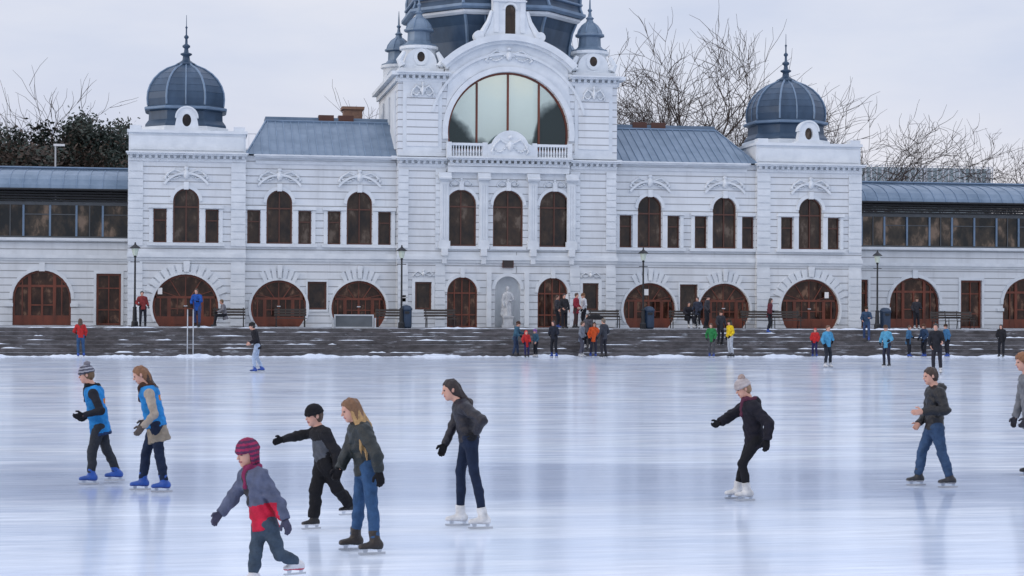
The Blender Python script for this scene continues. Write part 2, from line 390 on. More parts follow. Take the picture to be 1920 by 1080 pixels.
def round_door(cx,y,r,cz,parent=None):
    key=('rd',r,cz)
    def bld():
        f=MB(); zb=-(cz-TZ)
        f.plate([horse(0,r+.004,0,zb),horse(0,r-.1,0,zb+.02)],.14,.26,back=True)
        hz=lambda x,rr=r-.06: math.sqrt(max(0,rr*rr-x*x))
        # central pair of leaves, side lights, fan above the transom
        zt_=.42
        for x,w_ in ((-r*.50,.085),(0,.05),(r*.50,.085)):
            bot=max(zb,-hz(x)); f.box(x-w_,x+w_,.145,.25,bot,zt_)
        for x in (-r*.25,r*.25): f.box(x-.02,x+.02,.15,.24,zb+.6,zt_)
        for x in (-r*.76,r*.76): f.box(x-.03,x+.03,.15,.24,max(zb,-hz(x)),zt_)
        f.box(-hz(zt_),hz(zt_),.14,.255,zt_,zt_+.11)
        for a in (.55,1.05,math.pi/2,math.pi-1.05,math.pi-.55):
            x1,z1=(r-.08)*math.cos(a),(r-.08)*math.sin(a); x0=x1*.35
            if z1>zt_+.1: f.tube([(x0,.19,zt_+.1),(x1,.19,z1)],.03,4)
        f.box(-r*.5,r*.5,.148,.245,-.12,-.07)
        zl=zb+.5; w=hz(zl)
        pts=[(w,zl),(-w,zl)]+[(-hz(z),z) for z in (zl-.14,zl-.28,zl-.40,zb)]+[(hz(z),z) for z in (zb,zl-.40,zl-.28,zl-.14)]
        f.plate([pts],.152,.24)
        for x in (-r*.25,r*.25): f.box(x-r*.17,x+r*.17,.135,.15,zb+.1,zl-.1)
        gl=MB().plate([horse(0,r-.02,0,zb+.01)],.2,.205)
        h=MB(); h.box(-.09,.09,.10,.135,zb+1.0,zb+1.05)
        return [('frame',f.mesh('door_frame',[M_wood])),('glass',gl.mesh('glass',[M_doorglass])),('handle',h.mesh('handle',[M_metal]))]
    return put(key,bld,'door',parent or B,(cx,y,cz))
def voussoirs(cx,y,r,cz,a0=.35,w=.42,n=11,name='door_surround',parent=None):
    mb=MB()
    mb.plate([arc(cx,cz,r+.12,-.45,math.pi+.45,30)+list(reversed(arc(cx,cz,r+.002,-.45,math.pi+.45,30)))],y-.09,y+.02,1,back=True)
    for i in range(n):
        b0=a0+(math.pi-2*a0)*i/n; b1=a0+(math.pi-2*a0)*(i+1)/n-.04
        k=1.3 if i==n//2 else 1.
        mb.plate([arc(cx,cz,r+.12,b0,b1,2)+list(reversed(arc(cx,cz,r+.12+w*k,b0,b1,2)))],y-(.07 if k==1 else .16),y+.01,1)
    return mb.obj(name,parent or B,MW)
def relief(w,h,seed,name):
    rnd=random.Random(seed); pr=[]
    fr=((1,0,0),(0,1,0),(0,0,1))
    for s in (-1,1):
        pts=[(s*w*.08,0,h*.55),(s*w*.28,0,h*.72),(s*w*.42,0,h*.5),(s*w*.5,0,h*.22)]
        for a,b in zip(pts,pts[1:]): pr.append(cone(a,b,.06,.045,.03))
        pr.append(cone((s*w*.5,0,h*.22),(s*w*.44,0,h*.12),.07,.04,.03))
        for i in range(7):
            t=i/6; pr.append(ell((s*w*(.1+.36*t),-.02,h*(.45-.25*math.sin(t*3))),(.06+rnd.random()*.03,.05,.05),fr,.02))
    pr.append(ell((0,-.03,h*.45),(.16,.09,.24),fr,.03)); pr.append(ell((0,-.09,h*.45),(.08,.05,.13),fr,.02))
    pr.append(ell((0,-.03,h*.82),(.13,.06,.09),fr,.03))
    return sdf_mesh(name,pr,.03,[M_white])
ORN=relief(2.1,.85,1,'stucco_ornament')
def windowset(X,yf):
    hs=[arch(X,.64,5.48,8.18)]
    for s in (-1,1): hs.append(rect(X+s*1.28-.32,X+s*1.28+.32,5.48,7.16))
    return hs
def windowset_build(X,yf):
    arched_window(X,yf,5.48,8.18,.64,rows=(.66,))
    for s in (-1,1): rect_window(X+s*1.28,yf,5.48,7.16,.32,rows=(.66,))
    mb=MB()
    mb.plate([arch(X,.80,7.2,8.36)[2:]+list(reversed(arch(X,.645,7.2,8.18)[2:]))],yf-.1,yf+.01,1)
    for s in (-1,1):
        mb.box(X+s*.80-.13,X+s*.80+.13,yf-.12,yf+.01,5.48,7.18,1)
        mb.box(X+s*1.72-.09,X+s*1.72+.09,yf-.08,yf+.01,5.48,7.18,1)
        x0,x1=sorted((X+s*.67,X+s*1.85)); mb.box(x0,x1,yf-.17,yf+.01,7.19,7.36,1)
    mb.box(X-1.9,X+1.9,yf-.2,yf+.01,5.32,5.47,1); mb.box(X-.12,X+.12,yf-.2,yf+.01,8.12,8.50,1)
    mb.plate([arc(X,7.62,1.38,.62,math.pi-.62,14)+list(reversed(arc(X,7.62,1.27,.62,math.pi-.62,14)))],yf-.16,yf+.01,1)
    mb.obj('window_surround',B,MW)
    mk('stucco_ornament',ORN,B,(X,yf-.03,8.50)).scale=(1,1.4,1)
def cornice(mb,x0,x1,yf,z,dent=True,k=1.):
    mb.box(x0,x1,yf-.07*k,yf+.02,z-.38*k,z-.22*k,1)
    if dent:
        n=int((x1-x0)/.30)
        for i in range(n):
            xx=x0+(i+.5)*(x1-x0)/n; mb.box(xx-.07,xx+.07,yf-.2*k,yf+.01,z-.22*k,z-.08*k,1)
    mb.box(x0-.05,x1+.05,yf-.36*k,yf+.02,z-.08*k,z-.0*k,1)
    mb.box(x0-.1,x1+.1,yf-.45*k,yf+.02,z-.0*k,z+.07*k,1)
def quoins(xe,hw,y,d,z0,z1,name='quoin'):
    mb=MB(); mb.box(xe-hw+.02,xe+hw-.02,y-d*.4,y+.01,z0,z1,1); z=z0
    while z+.34<z1: mb.box(xe-hw,xe+hw,y-d,y-d*.4+.002,z+.02,z+.35,1); z+=.37
    return mb.obj(name,B,MW)
ZC=9.9
for s in (-1,1):
    X=16.25*s; yf=-.25; x0,x1=sorted((13.3*s,19.1*s))
    wall(x0,x1,yf,ZC,windowset(X,yf)+[horse(X,1.62,2.28,TZ)])
    windowset_build(X,yf); round_door(X,yf,1.62,2.28); voussoirs(X,yf,1.62,2.28,n=13)
    a,b=sorted((13.3*s,5.7*s))
    hol=[]
    for Xw in (11.62*s,7.58*s): hol+=windowset(Xw,0)+[horse(Xw,1.40,2.24,TZ)]
    hol.append(rect(9.7*s-.48,9.7*s+.48,2.17,3.58))
    wall(a,b,0,ZC,hol)
    for Xw in (11.62*s,7.58*s): windowset_build(Xw,0); round_door(Xw,0,1.40,2.24); voussoirs(Xw,0,1.40,2.24,a0=1.02,n=7,w=.5)
    rect_window(9.7*s,0,2.17,3.58,.48,vert=0,mg=M_glass,t=.09)
    mb=MB(); mb.plate([rect(9.7*s-.56,9.7*s+.56,2.06,3.69),rect(9.7*s-.483,9.7*s+.483,2.167,3.583)],-.05,.0,1); mb.obj('window_surround',B,MW)
    mb=MB(); cornice(mb,x0,x1,yf,ZC); mb.obj('cornice',B,MW)
    mb=MB(); cornice(mb,a+(.48 if s<0 else .02),b-(.02 if s<0 else .48),0,ZC-.02,dent=False); mb.obj('cornice',B,MW)
    for (p,q,y) in ((x0,x1,yf),(a,b,0)):
        mb=MB()
        mb.box(p-.02,q+.02,y-.16,y+.01,4.74,4.92,1); mb.box(p-.01,q+.01,y-.08,y+.01,4.60,4.74,1); mb.box(p,q,y-.07,y+.009,4.92,5.0,1)
        mb.obj('string_course',B,MW)
    for xe in (x0+.38,x1-.38): quoins(xe,.36,yf,.06,5.3,ZC-.4); 
    for xe in (x0+.38,x1-.38): quoins(xe,.36,yf,.06,TZ+.02,4.6)
    mb=MB(); mb.box(x0+.01,x1-.01,.5,8.5,1.1,ZC); mb.box(x0+.01,x0+.02,yf+.3,.5,1.1,ZC);mb.box(x1-.02,x1-.01,yf+.3,.5,1.1,ZC)
    mb.box(x0-.0,x0+.009,yf+.32,8.5,1.1,ZC); mb.box(x1-.009,x1,yf+.32,8.5,1.1,ZC)
    mb.box(x0+.02,x1-.02,yf+.15,8.4,ZC+.071,10.95,1); mb.box(x0-.06,x1+.06,yf+.02,8.5,10.95,11.09,1); mb.box(x0+.12,x1-.12,yf+.11,yf+.15,ZC+.2,10.8,1)
    for xe in (x0+.35,x1-.35): mb.box(xe-.28,xe+.28,yf+.04,yf+.6,11.09,11.3,1)
    mb.obj('attic_wall',B,MW)
    mb=MB(); mb.box(a,b,.5,9,1.1,ZC-.1,0); mb.box(a,b,0.05,.5,ZC-.1,ZC+.02,1); mb.obj('rear_wall',B,MW)
    mb=MB(); ya,za,yb,zb_=-.25,ZC+.06,3.6,12.0
    hip=1.1
    xi,xo=(b if s<0 else a),(a if s<0 else b); xot=xo-s*hip
    mb.add([(xi,ya,za),(xo,ya,za),(xot,yb,zb_),(xi,yb,zb_),(xo,9,za),(xot,6,zb_),(xi,6,zb_),(xi,9,za)],[(0,1,2,3),(1,4,5,2),(3,2,5,6),(6,5,4,7)],0)
    for i in range(1,19):
        t=i/19; xx=xi+(xo-xi)*t
        if abs(xx-xi)<abs(xot-xi)+.05: top=(xx,yb,zb_+.02)
        else:
            u=(abs(xo-xx))/hip; top=(xx,ya+(yb-ya)*u,za+(zb_-za)*u+.02)
        mb.tube([(xx,ya,za+.02),top],.03,4,1)
    mb.tube([(xi,yb,zb_+.02),(xot,yb,zb_+.02)],.07,5,1); mb.tube([(xo,ya,za),(xot,yb,zb_)],.06,5,1)
    mb.box(min(xi,xot),max(xi,xot),yb+.3,yb+2.2,zb_,zb_+.28,0)
    for i in range(2):
        xx=xi+(xot-xi)*(.35+.16*i); mb.box(xx-.4,xx+.4,yb+.25,yb+.9,zb_+.05,zb_+.42,2)
    mb.obj('roof',B,[M_zinc,M_rib,M_frame])
    sq=[(1,-.5),(1,.5),(.5,1),(-.5,1),(-1,.5),(-1,-.5),(-.5,-1),(.5,-1)]
    prof=[(2.06,11.50),(2.04,11.62),(1.88,11.85),(1.86,12.3),(2.04,12.36),(2.06,12.5),(1.97,12.55),(1.91,12.6),(1.94,12.95),(1.91,13.3),(1.80,13.65),(1.60,14.0),(1.31,14.32),(.95,14.58),(.55,14.76),(.42,14.85)]
    cx,cy=X-.06,3.75
    mb=MB(); mb.loft(sq,[(2.16,11.0),(2.16,11.45),(2.05,11.5)],cx,cy,2); mb.loft(sq,prof,cx,cy,0)
    for vx,vy in sq:
        mb.tube([(cx+vx*r*1.005,cy+vy*r*1.005,z+.01) for r,z in prof[7:]],.055,5,1)
    for vx,vy in ((0,-1),(1,0),(-1,0)):
        mb.tube([(cx+vx*r*1.005,cy+vy*r*1.005,z) for r,z in prof[7:]],.04,5,1)
    for h_ in (9,10,11,12): r_,z_=prof[h_]; mb.loft(sq,[(r_*1.004,z_-.012),(r_*1.008,z_),(r_*1.0,z_+.012)],cx,cy,0)
    mb.loft(sq,[(2.07,12.38),(2.09,12.42),(2.09,12.50),(2.04,12.53)],cx,cy,1)
    d=mb.obj('dome',B,[M_dome,M_rib,M_white])
    fp=[(.5,14.8),(.52,14.9),(.36,14.98),(.2,15.1),(.17,15.3),(.3,15.38),(.3,15.44),(.13,15.5),(.1,15.7),(.2,15.78),(.2,15.86),(.07,15.95),(.06,16.2),(.12,16.27),(.12,16.34),(.04,16.42),(.035,16.75),(.07,16.8),(.02,16.88),(.012,17.45)]
    mk('finial',MB().loft(C12,fp,cx,cy).mesh('finial',[M_dome],True),d)
    mb=MB(); oc=[(X+.22*math.cos(t),11.62+.32*math.sin(t)) for t in [2*math.pi*i/20 for i in range(20)]]
    mb.plate([[(X-.62,11.09),(X+.62,11.09),(X+.55,11.5)]+arc(X,11.75,.5,0,math.pi,12)+[(X-.55,11.5)],oc],.0,.5,1,back=True)
    mb.box(X-.75,X+.75,-.05,.55,11.091,11.2,1)
    mb.plate([arc(X,11.75,.58,0,math.pi,12)+list(reversed(arc(X,11.75,.5,0,math.pi,12)))],-.05,.5,1)
    mb.plate([oc],.2,.21,2)
    mb.obj('dormer',B,[M_rust,M_white,M_glass])
# central block
yf=-.45
lunR,lunZ=3.15,11.25
def lun(r,zb): 
    a0=math.asin((zb-lunZ)/r)
    return arc(0,lunZ,r,a0,math.pi-a0,36)
holes=[arch(x,.78,5.45,8.33) for x in (-2.43,0,2.43)]+[arch(x,.78,TZ,3.87) for x in (-2.35,2.35)]+[arch(0,.66,TZ+.0,3.92)]+[rect(s*4.35-.42,s*4.35+.42,2.2,3.6) for s in (-1,1)]
wall(-5.7,5.7,yf,9.7,holes,rd=.5)
for x in (-2.43,0,2.43): arched_window(x,yf,5.45,8.33,.78,rows=(.70,),vert=1)
for x in (-2.35,2.35):
    arched_window(x,yf,TZ,3.87,.78,rows=(.25,.68),vert=3,mat_f=M_wood,mat_g=M_doorglass,name='door')
for s in (-1,1): rect_window(s*4.35,yf,2.2,3.6,.42,t=.09)
up=[(-5.7,9.7),(5.7,9.7),(5.7,14.2),(3.3,14.2),(3.3,14.75)]+arc(0,11.38,4.72,math.radians(45.6),math.radians(134.4),24)+[(-3.3,14.75),(-3.3,14.2),(-5.7,14.2)]
MB().plate([up,lun(lunR,10.3)],yf,yf+.55,0).obj('wall',B,MW)
mb=MB()
mb.plate([arc(0,11.38,4.5,math.radians(47),math.radians(133),30)+list(reversed(arc(0,lunZ,lunR+.3,.35,math.pi-.35,30)))],yf-.04,yf+.01,1)
mb.plate([lun(lunR+.28,10.9)+list(reversed(lun(lunR+.005,10.9)))],yf-.16,yf+.01,1)
mb.plate([arc(0,lunZ,lunR+1.0,.25,math.pi-.25,36)+list(reversed(arc(0,lunZ,lunR+.86,.25,math.pi-.25,36)))],yf-.14,yf+.01,1)
mb.plate([arc(0,11.38,4.92,math.radians(44),math.radians(136),30)+list(reversed(arc(0,11.38,4.60,math.radians(44),math.radians(136),30)))],yf-.4,yf+.5,1)
mb.plate([arc(0,11.38,4.60,math.radians(44),math.radians(136),30)+list(reversed(arc(0,11.38,4.45,math.radians(44),math.radians(136),30)))],yf-.24,yf+.01,1)
mb.obj('archivolt',B,MW)
mk('stucco_ornament',relief(2.4,1.0,5,'stucco_ornament'),B,(0,yf-.08,14.75)).scale=(1,1.4,1)
f=MB(); f.plate([lun(lunR+.004,10.3),lun(lunR-.10,10.42)],yf+.2,yf+.32,back=True)
for x in (-1.62,0,1.62):
    h=math.sqrt((lunR-.1)**2-x*x); f.box(x-.05,x+.05,yf+.19,yf+.33,10.35,lunZ+h)
w=f.obj('window',B,[M_wood])
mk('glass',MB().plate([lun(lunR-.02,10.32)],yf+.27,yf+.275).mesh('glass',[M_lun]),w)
for s in (-1,1):
    c=4.45*s
    for xx in (c-.95,c+.95): quoins(xx,.26,yf,.08,5.3,9.35,'quoin'); quoins(xx,.26,yf,.08,TZ+.02,4.58,'quoin')
    mb=MB()
    mb.box(c-1.22,c+1.22,yf-.1,yf+.01,10.0,10.2,1)
    mb.box(c-1.0,c+1.0,yf-.05,yf+.01,10.2,13.4,1); mb.box(c-.8,c+.8,yf-.09,yf-.05,10.5,13.15,0); mb.box(c-1.0,c+1.0,yf-.06,yf+.01,13.4,13.8,1)
    cornice(mb,c-1.25,c+1.25,yf,14.2,dent=True,k=1.1)
    xs=s*5.7; a,b=sorted((xs,xs+s*.36)); mb.box(a,b,yf-.4,9.7,14.08,14.27,1); a,b=sorted((xs,xs+s*.12)); mb.box(a,b,yf,9.5,13.8,14.07,1)
    mb.obj('pilaster',B,MW)
    a,b=sorted((xs,xs+s*.3)); MB().box(a,b,yf+.02,9.5,9.8,10.0,1).obj('side_cornice',B,MW)
    mk('stucco_ornament',ORN,B,(c,yf-.14,12.9)).scale=(.55,1.2,1.1)
mb=MB(); cornice(mb,-3.15,3.15,yf-.25,ZC+.0,k=1.); mb.box(-3.15,3.15,yf-.25,yf+.01,9.2,9.5,1); mb.obj('cornice',B,MW)
for s in (-1,1): 
    a,b=sorted((s*3.27,s*5.7)); mb=MB(); cornice(mb,a,b,yf,ZC-.05,dent=True); mb.obj('cornice',B,MW)
mb=MB(); mb.box(-5.75,5.75,yf-.18,yf+.01,4.74,4.92,1); mb.box(-5.72,5.72,yf-.09,yf+.01,4.60,4.74,1); mb.box(-5.7,5.7,yf-.07,yf+.009,4.92,5.0,1)
mb.obj('string_course',B,MW)
for x in (-1.28,1.28,-3.3,3.3):
    mb=MB(); w=.23
    mb.box(x-w,x+w,yf-.16,yf+.01,5.7,8.75,1)
    for k in (-.12,0,.12): mb.box(x+k-.035,x+k+.035,yf-.19,yf-.16,5.8,8.6,1)
    mb.box(x-w-.06,x+w+.06,yf-.22,yf+.01,5.3,5.7,1); mb.box(x-w-.05,x+w+.05,yf-.24,yf+.01,8.75,8.85,1); mb.box(x-w-.1,x+w+.1,yf-.3,yf+.01,8.85,9.18,1)
    mb.tube([(x-w-.1,yf-.3,8.9),(x+w+.1,yf-.3,8.9)],.1,8,1)
    mb.box(x-.16,x+.16,yf-.32,yf+.01,4.95,5.3,1); mb.box(x-.12,x+.12,yf-.22,yf+.01,4.55,4.95,1)
    mb.obj('pilaster',B,MW)
for x in (-2.43,0,2.43):
    mb=MB(); mb.plate([arch(x,.93,7.4,8.50)[2:]+list(reversed(arch(x,.785,7.4,8.33)[2:]))],yf-.1,yf+.01,1); mb.box(x-.11,x+.11,yf-.18,yf+.01,8.3,8.72,1); mb.obj('window_surround',B,MW)
    MB().box(x-.95,x+.95,yf-.13,yf+.01,5.28,5.44,1).obj('sill',B,MW)
for x in (-2.35,2.35):
    mb=MB(); mb.plate([arch(x,.93,2.9,4.03)[2:]+list(reversed(arch(x,.785,2.9,3.87)[2:]))],yf-.1,yf+.01,1); mb.box(x-.1,x+.1,yf-.18,yf+.01,3.84,4.3,1); mb.obj('door_surround',B,MW)
MB().plate([arch(0,.84,TZ+.05,4.1)[2:]+list(reversed(arch(0,.665,TZ+.05,3.92)[2:]))],yf-.08,yf+.01,1).obj('niche_surround',B,MW)
for s in (-1,1):
    MB().plate([rect(s*4.35-.58,s*4.35+.58,2.04,3.76),rect(s*4.35-.425,s*4.35+.425,2.195,3.605)],yf-.05,yf,1).obj('window_surround',B,MW)
    MB().box(s*.98-.12,s*.98+.12,yf-.14,yf+.01,TZ+.02,4.1,1).obj('pilaster',B,MW)
for s in (-1,1): mk('stucco_ornament',ORN,B,(s*4.35,yf-.02,3.82)).scale=(.5,1.2,.5)
for x in (-2.43,0,2.43): mk('stucco_ornament',ORN,B,(x,yf-.02,8.45)).scale=(.55,1.2,.6)
mb=MB(); n=14
vs=[];fs=[]
prof=[(.66,TZ),(.66,3.26)]+[(.66*math.cos(a),3.26+.66*math.sin(a)) for a in [math.pi/2*i/6 for i in range(1,7)]]
for r,z in prof:
    for i in range(n+1):
        t=math.pi*i/n; vs.append((r*math.cos(t),yf+.02+r*.8*math.sin(t),z))
for j in range(len(prof)-1):
    for i in range(n): a=j*(n+1)+i; fs.append((a,a+1,a+n+2,a+n+1))
mb.add(vs,fs,1); mb.obj('niche',B,MW,True)
MB().box(-.29,.29,yf-.10,yf-.001,4.36,4.86,0).box(-.25,.25,yf-.115,yf-.10,4.40,4.82,1).obj('plaque',B,[M_frame,mat('bronze',(.06,.05,.05),.4,.6)])
fr=((0,-1,0),(1,0,0),(0,0,1))
pr=[eseg((0,0,.62),(0,0,1.25),(.22,.18),(.19,.14),(1,0,0),.05),eseg((0,0,1.25),(0,0,1.72),(.15,.12),(.2,.13),(1,0,0),.06),
    cone((0,0,1.72),(0,0,1.9),.06,.06,.03),ell((0,-.02,1.98),(.1,.085,.125),fr,.03),ell((0,.04,2.0),(.1,.1,.12),fr,.03),
    cone((.2,0,1.68),(.3,-.05,1.42),.07,.055,.03),cone((.3,-.05,1.42),(.12,-.17,1.36),.05,.04,.03),ell((.08,-.18,1.37),(.04,.05,.03),fr,.01),
    cone((-.2,0,1.68),(-.27,-.02,1.38),.07,.055,.03),cone((-.27,-.02,1.38),(-.22,-.12,1.12),.05,.04,.03),ell((-.21,-.14,1.07),(.035,.03,.05),fr,.01),
    cone((-.18,.0,1.6),(-.25,.08,.65),.09,.12,.05),cone((.1,-.1,1.2),(.13,-.16,.62),.05,.04,.03),cone((-.05,-.12,1.25),(-.04,-.17,.62),.05,.04,.03)]
stm=sdf_mesh('statue_figure',pr,.022,[M_stone],disp=lambda x,y,z:.008*np.sin(x*50+6*np.sin(z*7))*np.sin(y*30+z*3))
ST=thing('statue','pale stone draped figure on square pedestal in wall niche','statue',(0,yf-.02,TZ))
mk('figure',stm,ST); MB().box(-.3,.3,-.28,.28,0,.12).box(-.24,.24,-.22,.22,.12,.5).box(-.28,.28,-.26,.26,.5,.6).obj('pedestal',ST,[M_stone])
mb=MB(); yb=yf-.5
for s in (-1,1):
    for i in range(12):
        x=s*(1.42+i*.148); 
        mb.loft(C8,[(.045,10.02),(.045,10.08),(.03,10.12),(.058,10.28),(.03,10.45),(.045,10.5),(.045,10.55)],x,yb+.1,1)
    a,b=sorted((s*1.25,s*3.2)); mb.box(a,b,yb,yb+.2,10.55,10.68,1); mb.box(a,b,yb,yb+.2,9.972,10.02,1)
    mb.box(s*3.12-.12,s*3.12+.12,yb-.02,yb+.3,9.975,10.72,1)
    mb.box(s*1.28-.12,s*1.28+.12,yb-.02,yb+.3,9.975,10.72,1)
mb.plate([[(-1.16,9.98),(1.16,9.98),(1.16,10.6)]+arc(0,10.35,1.0,.35,math.pi-.35,14)+[(-1.16,10.6)]],yb-.05,yb+.15,1,back=True)
mb.obj('balustrade',B,MW)
mk('stucco_ornament',relief(2.0,1.1,9,'stucco_ornament'),B,(0,yb-.08,10.0)).scale=(.95,1.3,1.1)
mb=MB(); mb.box(-5.68,5.68,.6,9.5,1.1,14.2); mb.box(-5.69,-5.2,yf+.5,.6,1.1,14.2); mb.box(5.2,5.69,yf+.5,.6,1.1,14.2)
mb.box(-3.2,3.2,.12,5,14.2,15.0,1)
mb.obj('tower_wall',B,MW)
for y in (1.6,4.6,7.6): MB().box(-5.76,-5.69,y-1.1,y+1.1,10.4,13.4,1).obj('side_panel',B,MW)
mb=MB()
gw=[(-1.5,15.9),(1.5,15.9),(1.25,16.3),(1.0,16.8),(.85,17.4),(.85,18.6),(-.85,18.6),(-.85,17.4),(-1.0,16.8),(-1.25,16.3)]
mb.plate([gw,arch(.05,.27,16.35,17.85)],yf-.15,yf+.5,1,back=True)
mb.plate([arch(.05,.38,16.9,17.97)[2:]+list(reversed(arch(.05,.275,16.9,17.85)[2:]))],yf-.22,yf-.15,1)
for s in (-1,1):
    mb.tube([(s*1.55,yf-.1,16.15),(s*1.35,yf-.1,16.45),(s*1.08,yf-.1,16.95),(s*.92,yf-.1,17.5)],[.22,.16,.12,.09],8,1)
    mb.tube([(s*1.6,yf-.3,16.2),(s*1.6,yf+.3,16.2)],.26,12,1)
    mb.box(s*.68-.12,s*.68+.12,yf-.2,yf-.15,16.4,18.4,1)
mb.box(-1.1,1.1,yf-.3,yf+.6,18.6,18.8,1); mb.plate([[(-1.1,18.8),(1.1,18.8),(.7,19.4),(0,19.7),(-.7,19.4)]],yf-.25,yf+.5,1,back=True)
mb.box(-.9,.9,yf-.25,yf-.15,17.98,18.05,1)
d=mb.obj('gable',B,MW)
mk('window',MB().plate([arch(.05,.27,16.35,17.85)],yf,yf+.01).mesh('window',[M_glass]),d)
def turret(x,y,front):
    mb=MB()
    mb.box(x-1.15,x+1.15,y-1.1,y+1.1,14.281,14.5,1)
    mb.loft(C20,[(1.0,14.5),(1.0,14.6),(.86,14.66),(.86,15.5),(1.0,15.56),(1.0,15.7),(.8,15.75)],x,y,1)
    if front:
        for s in (-1,1):
            mb.tube([(x+s*.95,y-.95,14.6),(x+s*1.1,y-.9,14.9),(x+s*.85,y-.9,15.35)],[.2,.18,.1],8,1)
    oc=[(x+.2*math.cos(t),15.1+.26*math.sin(t)) for t in [2*math.pi*i/16 for i in range(16)]]
    oc2=[(x+.38*math.cos(t),15.1+.45*math.sin(t)) for t in [2*math.pi*i/16 for i in range(16)]]
    mb.plate([oc2,oc],y-.95,y-.6,1); mb.plate([oc],y-.92,y-.915,2)
    mb.plate([[(x-.95,14.5)]+[(x+.95,14.5)]+arc(x,14.75,.82,0,math.pi,14)],y-.90,y,1)
    t=mb.obj('turret',B,[M_rust,M_white,M_glass])
    rp=[(.95,15.7),(.95,15.78),(.72,15.86),(.6,16.0),(.58,16.45),(.78,16.52),(.78,16.6),(.66,16.66),(.6,16.85),(.42,17.1),(.22,17.25),(.16,17.4),(.22,17.48),(.1,17.58),(.07,17.8),(.13,17.9),(.05,18.0),(.04,18.3),(.015,18.75)]
    rm=MB().loft(C12,rp,x,y); 
    for vx,vy in C12[::2]: rm.tube([(x+vx*r*1.01,y+vy*r*1.01,z) for r,z in rp[7:11]],.03,4,1)
    mk('roof',rm.mesh('turret_roof',[M_zinc,M_rib]),t)
for x,y,f_ in ((-4.5,.75,1),(4.5,.75,1),(-4.7,8.4,0),(4.7,8.4,0)): turret(x,y,f_)
oct_=[(1,-.45),(1,.45),(.5,1),(-.5,1),(-1,.45),(-1,-.45),(-.5,-1),(.5,-1)]
cp=[(4.15,14.21),(3.95,14.7),(3.82,15.4),(3.85,16.2),(4.0,17.0),(4.2,17.5)]
mb=MB(); mb.loft(oct_,cp,0,4.9,0)
mb.loft(oct_,[(4.3,17.5),(4.45,17.6),(4.45,17.72),(4.3,17.76)],0,4.9,2); mb.loft(oct_,[(4.6,17.76),(4.72,17.86),(4.72,18.0),(4.5,18.02)],0,4.9,1)
cp2=[(4.5,18.02),(4.4,18.3),(4.42,18.9),(4.3,19.6),(3.9,20.4),(3.3,21.2),(2.5,21.9),(1.7,22.4),(1.4,22.6),(1.4,23.6),(1.6,23.7),(1.2,24.2),(.4,24.8),(.1,26.5)]
mb.loft(oct_,cp2,0,4.9,0)
mb.loft(oct_,[(4.5,18.42),(4.56,18.46),(4.56,18.54),(4.45,18.56)],0,4.9,1)
for vx,vy in oct_:
    mb.tube([(vx*r*1.005,4.9+vy*r*1.005,z) for r,z in cp],.09,5,1); mb.tube([(vx*r*1.005,4.9+vy*r*1.005,z) for r,z in cp2[:9]],.09,5,1)
for u in (-.25,0,.25):
    mb.tube([(u*r,4.9-r*1.003,z) for r,z in cp],.05,5,1)
    mb.tube([(-r*1.003,4.9+u*r,z) for r,z in cp],.05,5,1)
mb.obj('dome',B,[M_dome,M_rib,M_white])
MB().box(-7.9,-6.9,6.2,7.2,11.5,13.0).box(-8.0,-6.8,6.1,7.3,13.0,13.15).obj('chimney',B,[M_brick])
